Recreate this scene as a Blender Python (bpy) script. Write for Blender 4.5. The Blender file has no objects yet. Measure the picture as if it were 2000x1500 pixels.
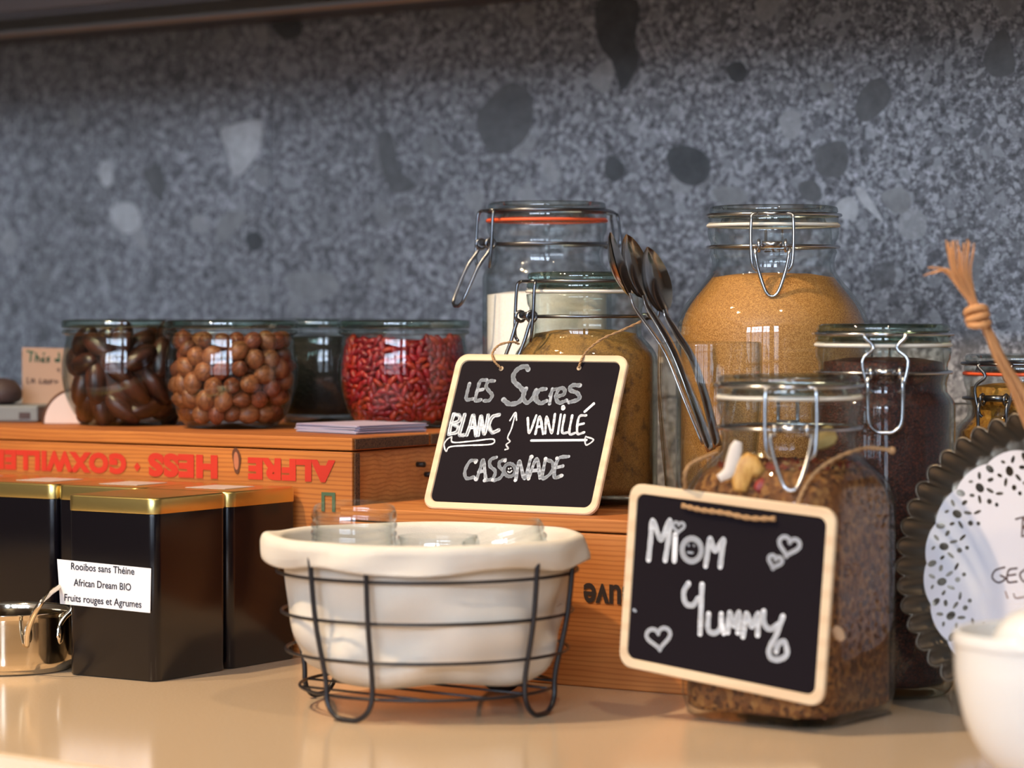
import bpy, bmesh, math, random
import numpy as np
from mathutils import Vector, Matrix, geometry
pi = math.pi
S = bpy.context.scene
COL = S.collection
random.seed(7)
RNG = np.random.default_rng(11)

# ------------------------------------------------------------------ camera, world, light, exposure
Z0 = 0.90                      # worktop height above the floor
EYE = 0.288                    # camera height above the worktop
FPX = 5556.0                   # 100 mm lens
PITCH = math.atan(150 / FPX)
cam = bpy.data.cameras.new('camera'); cam.lens = 100; cam.sensor_width = 36
cam.clip_start = 0.05; cam.clip_end = 60
cam.dof.use_dof = True; cam.dof.focus_distance = 2.24; cam.dof.aperture_fstop = 5.0
camo = bpy.data.objects.new('camera', cam); COL.objects.link(camo)
camo.location = (0, 0, Z0 + EYE); camo.rotation_euler = (pi / 2 - PITCH, 0, 0)
S.camera = camo

W = bpy.data.worlds.new('world'); S.world = W; W.use_nodes = True
W.node_tree.nodes['Background'].inputs[0].default_value = (0.9, 0.75, 0.62, 1)
W.node_tree.nodes['Background'].inputs[1].default_value = 0.12

S.view_settings.view_transform = 'Standard'; S.view_settings.look = 'None'
S.view_settings.gamma = 1; S.view_settings.use_curve_mapping = False
S.view_settings.exposure = 0.04
S.cycles.use_denoising = True
S.cycles.max_bounces = 10; S.cycles.transparent_max_bounces = 24
S.cycles.sample_clamp_indirect = 6.0

def lamp(name, kind, loc, aim, energy, color, **kw):
    l = bpy.data.lights.new(name, kind); l.energy = energy; l.color = color
    for k, v in kw.items(): setattr(l, k, v)
    o = bpy.data.objects.new(name, l); COL.objects.link(o); o.location = loc
    o.rotation_euler = (Vector(aim) - Vector(loc)).to_track_quat('-Z', 'Y').to_euler()
    return o
WARM = (1.0, 0.74, 0.46)
# ceiling downlights in front of the worktop
lamp('downlight', 'SPOT', (-0.95, 1.60, 2.55), (-0.10, 2.02, 0.95), 125, WARM, spot_size=0.95, spot_blend=0.5, shadow_soft_size=0.03)
lamp('downlight', 'SPOT', (0.35, 1.25, 2.55), (0.30, 1.85, 0.95), 27, WARM, spot_size=0.9, spot_blend=0.5, shadow_soft_size=0.03)
lamp('downlight', 'SPOT', (-0.95, 2.0, 2.55), (-0.5, 2.3, 0.95), 36, WARM, spot_size=0.9, spot_blend=0.5, shadow_soft_size=0.03)
WINDOW_STRENGTH = 26.0

# ------------------------------------------------------------------ helpers
def ray(px, py):
    c, s = math.cos(PITCH), math.sin(PITCH)
    x = (px - 1000) / FPX; u = (750 - py) / FPX
    return Vector((x, c + u * s, -s + u * c))
CAM = Vector((0, 0, Z0 + EYE))
def on_plane(px, py, p0, n):
    r = ray(px, py); t = (p0 - CAM).dot(n) / r.dot(n)
    return CAM + r * t

def mesh_data(name, verts, faces, m=None, smooth=True):
    me = bpy.data.meshes.new(name)
    me.from_pydata([tuple(v) for v in verts], [], faces)
    me.validate()
    if smooth: me.polygons.foreach_set('use_smooth', [True] * len(me.polygons))
    if m:
        for mm in (m if isinstance(m, (list, tuple)) else [m]): me.materials.append(mm)
    me.update()
    return me
def obj(name, me, parent=None, loc=None, rot=None):
    o = bpy.data.objects.new(name, me); COL.objects.link(o)
    if parent: o.parent = parent
    if loc is not None: o.location = loc
    if rot is not None: o.rotation_euler = rot
    return o
def tag(o, label=None, cat=None, group=None, kind=None):
    if label: o['label'] = label
    if cat: o['category'] = cat
    if group: o['group'] = group
    if kind: o['kind'] = kind
    return o
def thing(name, label, cat, loc, rotz=0, group=None):
    o = bpy.data.objects.new(name, None); COL.objects.link(o); o.empty_display_size = .02
    o.location = loc; o.rotation_euler = (0, 0, rotz)
    return tag(o, label, cat, group)

class MB:
    def __init__(s): s.v = []; s.f = []
    def add(s, v, f):
        n = len(s.v); s.v += [tuple(p) for p in v]; s.f += [tuple(i + n for i in q) for q in f]; return s
    def mesh(s, name, m, smooth=True): return mesh_data(name, s.v, s.f, m, smooth)
    def build(s, name, m, parent=None, smooth=True, loc=None, rot=None): return obj(name, s.mesh(name, m, smooth), parent, loc, rot)

def lathe(prof, n=64, wob=None):
    v = []; f = []
    for i, (r, z) in enumerate(prof):
        for k in range(n):
            a = 2 * pi * k / n; rr = max(r, 1e-5)
            if wob: rr *= wob(a, z)
            v.append((rr * math.cos(a), rr * math.sin(a), z))
    for i in range(len(prof) - 1):
        for k in range(n):
            k2 = (k + 1) % n
            f.append((i * n + k, i * n + k2, (i + 1) * n + k2, (i + 1) * n + k))
    return v, f
def smooth_prof(pts, k=4, closed=False):
    P = [Vector(p) for p in pts]; n = len(P); out = []
    rng_ = range(n if closed else n - 1)
    for i in rng_:
        p1 = P[i]; p2 = P[(i + 1) % n]
        p0 = P[i - 1] if (i > 0 or closed) else p1 * 2 - p2
        p3 = P[(i + 2) % n] if (i + 2 < n or closed) else p2 * 2 - p1
        for j in range(k):
            t = j / k
            out.append(0.5 * ((2 * p1) + (-p0 + p2) * t + (2 * p0 - 5 * p1 + 4 * p2 - p3) * t * t + (-p0 + 3 * p1 - 3 * p2 + p3) * t ** 3))
    if not closed: out.append(P[-1])
    return out
def tube(pts, r, n=8, closed=False):
    P = [Vector(p) for p in pts]; N = len(P); v = []; f = []
    R = r if isinstance(r, (list, tuple)) else [r] * N
    def tan(i):
        a = P[(i + 1) % N] if (closed or i < N - 1) else P[i]
        b = P[i - 1] if (closed or i > 0) else P[i]
        d = a - b
        return d.normalized() if d.length > 1e-9 else Vector((0, 0, 1))
    t0 = tan(0); nrm = t0.orthogonal().normalized()
    for i in range(N):
        t = tan(i); nrm = (nrm - t * nrm.dot(t)).normalized(); b = t.cross(nrm)
        for k in range(n):
            a = 2 * pi * k / n
            v.append(P[i] + (nrm * math.cos(a) + b * math.sin(a)) * R[i])
    for i in range(N if closed else N - 1):
        j = (i + 1) % N
        for k in range(n):
            k2 = (k + 1) % n
            f.append((i * n + k, i * n + k2, j * n + k2, j * n + k))
    if not closed:
        f.append(tuple(range(n))[::-1]); f.append(tuple((N - 1) * n + k for k in range(n)))
    return v, f
def ring_pts(r, z, n=64, cx=0, cy=0): return [(cx + r * math.cos(2 * pi * k / n), cy + r * math.sin(2 * pi * k / n), z) for k in range(n)]
def rsq(a, r, n=64):
    """rounded square, half size a, corner radius r (circle when r == a)"""
    out = []; q = n // 4
    for c in range(4):
        sx, sy = [(1, 1), (-1, 1), (-1, -1), (1, -1)][c]
        for k in range(q):
            th = pi / 2 * (c + k / (q - 1))
            out.append((sx * (a - r) + r * math.cos(th), sy * (a - r) + r * math.sin(th)))
    return out
def loft(secs, n=64):
    v = []; f = []
    for (a, r, z) in secs: v += [(x, y, z) for x, y in rsq(max(a, 1e-4), min(max(r, 5e-5), max(a, 1e-4)), n)]
    for i in range(len(secs) - 1):
        for k in range(n):
            k2 = (k + 1) % n
            f.append((i * n + k, i * n + k2, (i + 1) * n + k2, (i + 1) * n + k))
    return v, f
def box_mesh(name, sx, sy, sz, m, bev=0.001, center=(0, 0, 0), seg=2):
    bm = bmesh.new(); bmesh.ops.create_cube(bm, size=1)
    for w in bm.verts: w.co = Vector((w.co.x * sx + center[0], w.co.y * sy + center[1], w.co.z * sz + center[2]))
    if bev: bmesh.ops.bevel(bm, geom=bm.edges[:], offset=bev, segments=seg, affect='EDGES', profile=0.5)
    me = bpy.data.meshes.new(name); bm.to_mesh(me); bm.free()
    if m: me.materials.append(m)
    return me
def box(name, sx, sy, sz, m, parent=None, loc=(0, 0, 0), rot=None, bev=0.001):
    return obj(name, box_mesh(name, sx, sy, sz, m, bev), parent, loc, rot)
def prism(poly, d, axis='y'):
    """poly in (x, z), extruded from y=0 to y=d"""
    n = len(poly); v = [(x, 0, z) for x, z in poly] + [(x, d, z) for x, z in poly]
    f = [tuple(range(n)), tuple(range(n, 2 * n))[::-1]] + [(i, (i + 1) % n + 0, (i + 1) % n + n, i + n) for i in range(n)]
    return v, [q[::-1] for q in f]
def ellipsoid(rx, ry, rz, nu=10, nv=7, noise=0, rnd=random):
    v = []; f = []
    for i in range(1, nv):
        th = pi * i / nv
        for k in range(nu):
            a = 2 * pi * k / nu; j = 1 + noise * (rnd.random() - .5)
            v.append((rx * math.sin(th) * math.cos(a) * j, ry * math.sin(th) * math.sin(a) * j, rz * math.cos(th)))
    for i in range(nv - 2):
        for k in range(nu):
            k2 = (k + 1) % nu; f.append((i * nu + k, (i + 1) * nu + k, (i + 1) * nu + k2, i * nu + k2))
    t = len(v); v += [(0, 0, rz), (0, 0, -rz)]
    for k in range(nu):
        k2 = (k + 1) % nu; f.append((t, k, k2)); f.append((t + 1, (nv - 2) * nu + k2, (nv - 2) * nu + k))
    return v, f

# ------------------------------------------------------------------ materials
class NT:
    def __init__(s, name):
        s.m = bpy.data.materials.new(name); s.m.use_nodes = True; s.t = s.m.node_tree; s.t.nodes.clear()
        s.out = s.t.nodes.new('ShaderNodeOutputMaterial')
    def n(s, kind, ins=None, **kw):
        d = s.t.nodes.new('ShaderNode' + kind)
        for k, v in kw.items(): setattr(d, k, v)
        for k, v in (ins or {}).items():
            sock = d.inputs[k]
            if isinstance(v, tuple) and len(v) == 2 and hasattr(v[0], 'outputs'): s.t.links.new(v[0].outputs[v[1]], sock)
            elif hasattr(v, 'outputs'): s.t.links.new(v.outputs[0], sock)
            else:
                if sock.type == 'RGBA' and len(v) == 3: v = (*v, 1)
                sock.default_value = v
        return d
    def ramp(s, fac, stops, interp='LINEAR'):
        r = s.n('ValToRGB', {'Fac': fac}); e = r.color_ramp; e.interpolation = interp
        while len(e.elements) < len(stops): e.elements.new(0.5)
        for i, (p, c) in enumerate(stops):
            e.elements[i].position = p; e.elements[i].color = (*c, 1) if len(c) == 3 else c
        return r
    def mix(s, fac, a, b, mode='MIX'):
        d = s.t.nodes.new('ShaderNodeMix'); d.data_type = 'RGBA'; d.blend_type = mode
        for idx, v in ((0, fac), (6, a), (7, b)):
            sock = d.inputs[idx]
            if hasattr(v, 'outputs'):
                o = v.outputs[2] if v.bl_idname == 'ShaderNodeMix' else v.outputs[0]
                s.t.links.new(o, sock)
            else: sock.default_value = (*v, 1) if isinstance(v, tuple) else v
        return d
    def col(s, node): return node.outputs[2] if node.bl_idname == 'ShaderNodeMix' else node.outputs[0]
    def principled(s, color, rough=0.5, metal=0.0, bump=None, strength=0.3, dist=0.001, **extra):
        p = s.n('BsdfPrincipled')
        for key, v in (('Base Color', color), ('Roughness', rough), ('Metallic', metal)):
            if hasattr(v, 'outputs'): s.t.links.new(s.col(v), p.inputs[key])
            else: p.inputs[key].default_value = (*v, 1) if isinstance(v, tuple) else v
        for k, v in extra.items(): p.inputs[k.replace('_', ' ')].default_value = v
        if bump is not None:
            b = s.n('Bump', {'Height': bump}); b.inputs['Strength'].default_value = strength; b.inputs['Distance'].default_value = dist
            s.t.links.new(b.outputs[0], p.inputs['Normal'])
        s.t.links.new(p.outputs[0], s.out.inputs[0]); return p
def plain(name, color, rough=0.5, metal=0.0, **k):
    t = NT(name); t.principled(color, rough, metal, **k); return t.m
def coords(t, scale=(1, 1, 1), rot=(0, 0, 0)):
    tc = t.n('TexCoord'); return t.n('Mapping', {'Vector': (tc, 'Object'), 'Scale': scale, 'Rotation': rot})

def wood(name, dark, light, grain=(6, 90, 90), rough=0.6, knots=False, rings=14):
    t = NT(name)
    c = coords(t, grain)
    n1 = t.n('TexNoise', {'Vector': c, 'Scale': 1.0, 'Detail': 6.0, 'Roughness': 0.6, 'Distortion': 0.4})
    c2 = coords(t, (2.0, 14, 14))
    n2 = t.n('TexNoise', {'Vector': c2, 'Scale': 1.5, 'Detail': 2.0})
    w = t.n('TexWave', {'Vector': coords(t, (0.8, 6, 6)), 'Scale': float(rings), 'Distortion': 6.0, 'Detail': 3.0, 'Detail Scale': 0.7}, bands_direction='Z')
    base = t.ramp(n2, [(0.3, tuple(x * .82 for x in light)), (0.7, light)])
    m1 = t.mix(t.ramp(n1, [(0.38, (0, 0, 0)), (0.62, (1, 1, 1))]), base, tuple((a * .45 + b * .55) for a, b in zip(dark, light)))
    m2 = t.mix(t.ramp(w, [(0.55, (0, 0, 0)), (0.95, (.55, .55, .55))]), m1, dark)
    t.principled(m2, rough, bump=n1, strength=0.35, dist=0.0006)
    return t.m
def speckle(name, stops, scale=900, rough=0.7, bump=0.5, blot=None):
    t = NT(name); c = coords(t)
    v = t.n('TexVoronoi', {'Vector': c, 'Scale': float(scale)})
    sx = t.n('SeparateColor', {'Color': (v, 'Color')})
    r = t.ramp(sx, stops)
    col = r
    if blot:
        nz = t.n('TexNoise', {'Vector': c, 'Scale': float(blot[0]), 'Detail': 5.0, 'Roughness': .65})
        col = t.mix(t.ramp(nz, [(blot[1], (0, 0, 0)), (blot[2], (1, 1, 1))]), r, blot[3])
    t.principled(col, rough, bump=(v, 'Distance'), strength=bump, dist=0.0008)
    return t.m
def thin_glass(name, tint=(.97, .985, .98), edge=(.42, .48, .47), refl=0.05, rough=0.015):
    t = NT(name)
    lw = t.n('LayerWeight', {'Blend': 0.5})
    f = (lw, 'Facing')
    p3 = t.n('Math', {0: f, 1: 3.0}, operation='POWER')
    colr = t.mix(p3, tint, edge)
    p5 = t.n('Math', {0: f, 1: 5.0}, operation='POWER')
    fr = t.n('Math', {0: p5, 1: 0.85, 2: refl}, operation='MULTIPLY_ADD')
    tr = t.n('BsdfTransparent'); t.t.links.new(t.col(colr), tr.inputs[0])
    gl = t.n('BsdfGlossy', {'Roughness': rough, 'Color': (1, 1, 1)})
    mx = t.n('MixShader', {0: fr, 1: tr, 2: gl}); t.t.links.new(mx.outputs[0], t.out.inputs[0])
    return t.m

M = {}
M['glass'] = thin_glass('clear_glass')
M['glass_in'] = thin_glass('inner_glass_wall', (.985, .99, .99), (.60, .65, .64), .008)
M['muesli_glass'] = thin_glass('square_jar_glass', (.97, .985, .98), (.42, .48, .47), .016)
M['green_glass'] = thin_glass('greenish_glass', (.95, .98, .96), (.14, .21, .17), 0.04)
M['thick_glass'] = thin_glass('thick_lid_glass', (.86, .90, .89), (.30, .36, .36), 0.09)
M['green_thick'] = thin_glass('greenish_lid_glass', (.72, .82, .76), (.10, .17, .13), 0.09)
M['steel'] = plain('bright_steel_wire', (.55, .56, .58), .22, 1.0)
M['dark_steel'] = plain('dull_steel_wire', (.19, .20, .22), .3, 1.0)
M['black_wire'] = plain('black_coated_wire', (.012, .011, .014), .35)
M['rubber_white'] = plain('white_rubber', (.80, .76, .66), .55)
M['rubber_orange'] = plain('orange_rubber', (.85, .11, .03), .5)
M['slate'] = plain('chalkboard_black', (.009, .006, .009), .75, Specular_IOR_Level=.12)
M['pale_wood'] = wood('pale_frame_wood', (.66, .46, .28), (.84, .66, .44), (5, 60, 60), .55, rings=3)
M['chalk'] = plain('chalk_marker_white', (.80, .84, .90), .7)
M['chalk_grey'] = plain('chalk_marker_grey', (.38, .42, .48), .7)
M['crate'] = wood('crate_pine', (.25, .060, .010), (.55, .190, .036))
M['crate_end'] = wood('crate_end_panel', (.28, .085, .018), (.58, .24, .065), (10, 50, 50))
M['end_grain'] = speckle('sawn_end_grain', [(0, (.03, .012, .005)), (1, (.15, .065, .025))], 1300, .9, 1.0)
M['crate_low'] = wood('lower_crate_pine', (.33, .09, .016), (.62, .235, .056), (5, 70, 70))
M['red_print'] = plain('red_stencil_ink', (.50, .022, .008), .7)
M['green_print'] = plain('green_stencil_ink', (.07, .12, .06), .7)
M['black_print'] = plain('black_branded_ink', (.02, .01, .008), .7)
M['tin'] = plain('black_tin', (.004, .003, .005), .22, Specular_IOR_Level=.42)
M['gold'] = plain('brass_lid', (.78, .60, .22), .33, 1.0)
M['paper'] = plain('white_paper', (.86, .86, .90), .6)
M['lid_card'] = plain('pinkish_card', (.52, .42, .40), .5)
M['ink'] = plain('printed_ink', (.02, .02, .03), .6)
M['kraft'] = plain('kraft_card', (.50, .30, .19), .8)
M['marker_green'] = plain('green_marker', (.05, .12, .06), .7)
M['marker_brown'] = plain('brown_marker', (.10, .05, .04), .7)
M['cup'] = plain('white_porcelain', (.86, .84, .80), .12)
M['twine'] = plain('jute_twine', (.42, .25, .12), .9)
M['straw'] = plain('straw_raffia', (.62, .30, .12), .8)
M['copper'] = plain('polished_pan_steel', (.72, .62, .48), .10, 1.0)
M['tart'] = plain('dull_tinned_steel', (.24, .20, .155), .36, .9)
M['spoon'] = plain('polished_spoon_steel', (.52, .49, .46), .14, 1.0)
M['bark'] = plain('bark_brown', (.10, .04, .02), .9)
M['cut_wood'] = plain('pale_cut_wood', (.70, .55, .47), .8)
M['grey_tray'] = plain('grey_painted_tray', (.20, .21, .20), .6)
M['dark_clay'] = plain('dark_brown_clay', (.06, .035, .03), .6)
M['beige_board'] = plain('pale_beige_board', (.55, .45, .33), .6)

def make_cloth():
    t = NT('cream_cotton'); c = coords(t)
    n = t.n('TexNoise', {'Vector': c, 'Scale': 14.0, 'Detail': 3.0, 'Distortion': .8})
    b2 = t.n('TexNoise', {'Vector': c, 'Scale': 1400.0, 'Detail': 1.0})
    col = t.ramp(n, [(.3, (.66, .60, .51)), (.7, (.74, .68, .59))])
    mx = t.n('Math', {0: n, 1: 1.0, 2: b2}, operation='MULTIPLY_ADD')
    t.principled(col, .85, bump=mx, strength=.25, dist=.002)
    return t.m
M['cloth'] = make_cloth()

def make_counter():
    t = NT('beige_quartz'); c = coords(t)
    n = t.n('TexNoise', {'Vector': c, 'Scale': 500.0, 'Detail': 3.0})
    col = t.ramp(n, [(.35, (.60, .455, .31)), (.65, (.66, .505, .35))])
    t.principled(col, .13)
    return t.m
M['counter'] = make_counter()

def make_stone():
    t = NT('conglomerate_stone'); c = coords(t)
    d = t.n('TexNoise', {'Vector': c, 'Scale': 22.0, 'Detail': 4.0})
    dv = t.n('VectorMath', {0: (d, 'Color'), 1: (.5, .5, .5)}, operation='SUBTRACT')
    dv2 = t.n('VectorMath', {0: dv, 1: (.035, .035, .035)}, operation='MULTIPLY')
    cc = t.n('VectorMath', {0: c, 1: dv2}, operation='ADD')
    fine = t.n('TexNoise', {'Vector': c, 'Scale': 150.0, 'Detail': 8.0, 'Roughness': .8})
    base = t.ramp(fine, [(.38, (.065, .065, .07)), (.5, (.23, .23, .245)), (.61, (.70, .70, .74))])
    def chips(scale, lo, hi, dark, light, prev, thr=.30):
        v = t.n('TexVoronoi', {'Vector': cc, 'Scale': float(scale), 'Randomness': 1.0})
        sc = t.n('SeparateColor', {'Color': (v, 'Color')})
        sel = t.n('Math', {0: (sc, 'Red'), 1: lo}, operation='GREATER_THAN')
        inside = t.n('Math', {0: (v, 'Distance'), 1: thr}, operation='LESS_THAN')
        m = t.n('Math', {0: sel, 1: inside}, operation='MULTIPLY')
        m2 = t.n('Math', {0: m, 1: .72}, operation='MULTIPLY')
        col = t.ramp((sc, 'Green'), [(0, dark), (hi, tuple((a + b) / 2 for a, b in zip(dark, light))), (1, light)])
        return t.mix(m2, prev, col)
    m = chips(170, .50, .5, (.09, .09, .095), (.70, .71, .73), base, .50)
    m = chips(75, .72, .55, (.09, .09, .10), (.60, .61, .63), m, .52)
    m = chips(32, .86, .5, (.11, .11, .115), (.52, .52, .52), m, .46)
    big = t.n('TexNoise', {'Vector': c, 'Scale': 3.0, 'Detail': 2.0})
    m = t.mix(t.ramp(big, [(.35, (.0, .0, .0)), (.75, (.35, .35, .35))]), m, (.12, .115, .115))
    t.principled(m, .42, bump=fine, strength=.12, dist=.001)
    return t.m
M['stone'] = make_stone()

# ------------------------------------------------------------------ frames
def frame(deg):
    a = math.radians(deg); return Vector((math.cos(a), -math.sin(a), 0)), Vector((math.sin(a), math.cos(a), 0))
AW = 38.0; UW, VW = frame(AW)          # wall and worktop
AC = 32.5; UC, VC = frame(AC)          # crates, tins
def P(x, y, z): return Vector((x, y, Z0 + z))

# ------------------------------------------------------------------ room shell
WALL0 = Vector((0, 2.85, 0))
def wloc(u, v, z): return WALL0 + UW * u + VW * v + Vector((0, 0, z))
wall = tag(box('wall_back', 6.4, .10, 3.4, plain('plaster', (.5, .48, .45), .9), None, wloc(-.4, .068, 1.70), (0, 0, -math.radians(AW)), bev=0), kind='structure')
# stone cladding: slabs with open joints
def wall_px(px, py, out=0.0):
    p = on_plane(px, py, WALL0 - VW * out, VW); q = p - WALL0
    return q.dot(UW), p.z
u_joint = wall_px(527, 300)[0]
z_joint = wall_px(20, 745)[1]
def slab(u0, u1, z0, z1):
    g = .0009
    o = box('stone_panel', u1 - u0 - 2 * g, .016, z1 - z0 - 2 * g, M['stone'], None, wloc((u0 + u1) / 2, .008, (z0 + z1) / 2), (0, 0, -math.radians(AW)), bev=.0006)
    o.parent = wall; o.matrix_parent_inverse = wall.matrix_basis.inverted()
    return o
for (a, b) in ((u_joint - 2.4, u_joint - 1.2), (u_joint - 1.2, u_joint), (u_joint, u_joint + 1.2), (u_joint + 1.2, u_joint + 2.4)):
    slab(a, b, z_joint, 3.35); slab(a, b, Z0 - .05, z_joint)
inl = {
 'white': ((.62, .62, .62), [[(430, 256), (458, 243), (508, 234), (512, 268), (505, 296), (492, 318), (470, 342), (454, 338), (447, 300)],
           [(1640, 392), (1662, 384), (1676, 400), (1672, 425), (1645, 428), (1632, 410)], [(1672, 366), (1690, 372), (1722, 425), (1718, 430), (1680, 392)],
           [(225, 400), (262, 398), (275, 430), (262, 452), (240, 455), (218, 428)], [(198, 318), (216, 316), (220, 350), (210, 366), (196, 350)]]),
 'pale': ((.33, .33, .33), [[(424, 440), (440, 416), (470, 412), (486, 424), (470, 440), (440, 470), (428, 474)], [(1392, 372), (1420, 364), (1450, 370), (1460, 392), (1430, 402), (1406, 396)],
           [(1606, 160), (1626, 160), (1630, 176), (1614, 182), (1602, 172)], [(560, 540), (600, 530), (650, 536), (660, 566), (620, 590), (580, 580)], [(132, 212), (156, 214), (158, 240), (146, 250), (136, 232)],
           [(1720, 380), (1760, 366), (1780, 392), (1762, 418), (1738, 410)]]),
 'dark': ((.105, .11, .115), [[(1303, 300), (1326, 284), (1362, 290), (1384, 310), (1386, 342), (1362, 362), (1330, 356), (1308, 330)],
           [(1182, 318), (1200, 304), (1222, 330), (1204, 356), (1184, 344)], [(532, 44), (582, 36), (590, 66), (566, 78), (546, 72)], [(480, 460), (502, 452), (516, 470), (508, 488), (488, 488)],
           [(1420, 130), (1446, 120), (1460, 140), (1450, 160), (1428, 156)], [(1168, 0), (1246, 0), (1240, 80), (1248, 120), (1216, 178), (1196, 120), (1170, 84)]]),
 'dim': ((.17, .172, .175), [[(738, 262), (762, 256), (774, 290), (780, 330), (812, 360), (790, 376), (764, 372), (744, 320)], [(1600, 286), (1650, 276), (1656, 320), (1640, 346), (1600, 340), (1592, 312)],
           [(930, 232), (960, 190), (1000, 160), (1040, 190), (1034, 260), (990, 300), (950, 290)], [(1930, 90), (1960, 54), (1976, 90), (1982, 140), (1940, 150), (1922, 120)],
           [(280, 336), (310, 320), (322, 350), (318, 396), (300, 380), (288, 360)], [(1560, 360), (1590, 352), (1606, 380), (1594, 394), (1568, 388)], [(1680, 180), (1720, 150), (1742, 190), (1700, 236), (1672, 226)]])}
def stone_chip_mat(name, c):
    t = NT(name); n = t.n('TexNoise', {'Vector': coords(t), 'Scale': 60.0, 'Detail': 6.0, 'Roughness': .7})
    t.principled(t.ramp(n, [(.35, tuple(x * .75 for x in c)), (.65, tuple(x * 1.15 for x in c))]), .38); return t.m
for key, (c, polys) in inl.items():
    mm = stone_chip_mat(key + '_stone_chip', c)
    for poly in polys:
        pts = [wall_px(x, y) for x, y in poly]
        pts = [(p[0], p[1]) for p in smooth_prof(pts, 3, True)]
        v, f = prism(pts, .0015)
        me = mesh_data('stone_chip', v, f, mm, False)
        o = obj('stone_chip', me, None, WALL0 - VW * .0006, (0, 0, -math.radians(AW)))
        o.parent = wall; o.matrix_parent_inverse = wall.matrix_basis.inverted()

floor = tag(box('floor', 7, 7, .05, wood('floor_oak', (.10, .06, .035), (.22, .15, .09), (2, 20, 20), .5), None, (0, .8, -.025), bev=0), kind='structure')
ceil_ = tag(box('ceiling', 7, 7, .05, plain('ceiling_paint', (.62, .58, .52), .9), None, (0, .8, 3.425), bev=0), kind='structure')
wm = plain('warm_wall_paint', (.34, .25, .18), .9)
tag(box('wall_left', .08, 7, 3.4, wm, None, (-3.5, .8, 1.70), bev=0), kind='structure')
tag(box('wall_right', .08, 7, 3.4, wm, None, (3.5, .8, 1.70), bev=0), kind='structure')
wf = tag(box('wall_front', 7, .08, 3.4, wm, None, (0, -2.56, 1.70), bev=0), kind='structure')
def pane_mat(name, k):
    t = NT(name); c = coords(t)
    n = t.n('TexNoise', {'Vector': c, 'Scale': 7.0, 'Detail': 4.0, 'Roughness': .6})
    r = t.ramp(n, [(.36, (.16, .22, .30)), (.5, (.48, .62, .84)), (.62, (.94, .98, 1.0))])
    e = t.n('Emission', {'Color': r, 'Strength': WINDOW_STRENGTH * k}); t.t.links.new(e.outputs[0], t.out.inputs[0]); return t.m
PM = pane_mat('pane_with_sky_and_leaves', 1.0); PG = pane_mat('pane_with_shaded_garden', .17); FM = plain('dark_window_frame', (.04, .035, .03), .4)
wi = 0
for (x0, x1) in ((-3.35, -2.75), (-2.6, -1.35), (-1.25, -.55), (-.15, .35)):
    wi += 1
    win = tag(thing('window_%d' % wi, None, None, ((x0 + x1) / 2, -2.50, 1.30)), kind='structure')
    zl, zh = .90, 3.10
    ncol = max(1, round((x1 - x0) / .42)); w = (x1 - x0) / ncol
    for i in range(ncol):
        for j in range(4):
            hh = (zh - zl) / 4
            box('pane', w - .05, .006, hh - .05, PM if j > 1 else PG, win, (-(x1 - x0) / 2 + w * (i + .5), 0, zl - 1.30 + hh * (j + .5)), bev=0)
    fr = MB()
    for i in range(ncol + 1):
        x = -(x1 - x0) / 2 + w * i
        fr.add(*prism([(x - .025, zl - 1.3), (x + .025, zl - 1.3), (x + .025, zh - 1.3), (x - .025, zh - 1.3)], .04))
    for j in range(5):
        z = zl - 1.3 + (zh - zl) / 4 * j
        fr.add(*prism([(-(x1 - x0) / 2, z - .025), ((x1 - x0) / 2, z - .025), ((x1 - x0) / 2, z + .025), (-(x1 - x0) / 2, z + .025)], .045))
    fr.build('window_frame', FM, win, False, (0, -.02, 0))

# ------------------------------------------------------------------ worktop and wall cupboard
def wthing(name, label, cat, u, v, z): return thing(name, label, cat, wloc(u, v, z), -math.radians(AW))
edge_v = (Vector((-.329, 1.829, 0)) - WALL0).dot(VW)           # front edge
ct = wthing('worktop', 'long glossy beige stone worktop carrying the crates, basket and tins', 'worktop', 0, 0, Z0)
dpt = -edge_v
box('slab', 5.2, dpt, .04, M['counter'], ct, (-.2, -dpt / 2 - .001, -.02), bev=.004)
box('front_edge', 5.2, .05, .05, plain('white_edge_band', (.86, .82, .76), .3), ct, (-.2, -dpt - .0265, -.025), bev=.006)
box('cabinet_base', 5.1, dpt - .06, .80, plain('white_cabinet', (.6, .56, .5), .5), ct, (-.2, -dpt / 2 + .02, -.445), bev=.002)
zc = wall_px(0, 86)[1]
cab = wthing('wall_cupboard', 'dark wall cupboard underside with a tan strip above the stone wall', 'cupboard', 0, 0, zc)
cb = plain('dark_cupboard', (.05, .034, .03), .45)
box('body', 5.2, .36, .55, cb, cab, (-.2, -.182, .285), bev=.002)
box('rear_rail', 5.2, .075, .012, plain('dark_rail', (.10, .075, .07), .4), cab, (-.2, -.0385, .004), bev=.002)
box('tan_rail', 5.2, .055, .014, plain('tan_strip', (.62, .40, .25), .5), cab, (-.2, -.105, .003), bev=.002)
box('light_profile', 5.2, .012, .018, plain('aluminium_profile', (.45, .48, .52), .3, .8), cab, (-.2, -.139, .001), bev=.002)
box('front_rail', 5.2, .05, .03, plain('dark_rail_front', (.08, .06, .055), .4), cab, (-.2, -.335, -.004), bev=.002)

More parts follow.
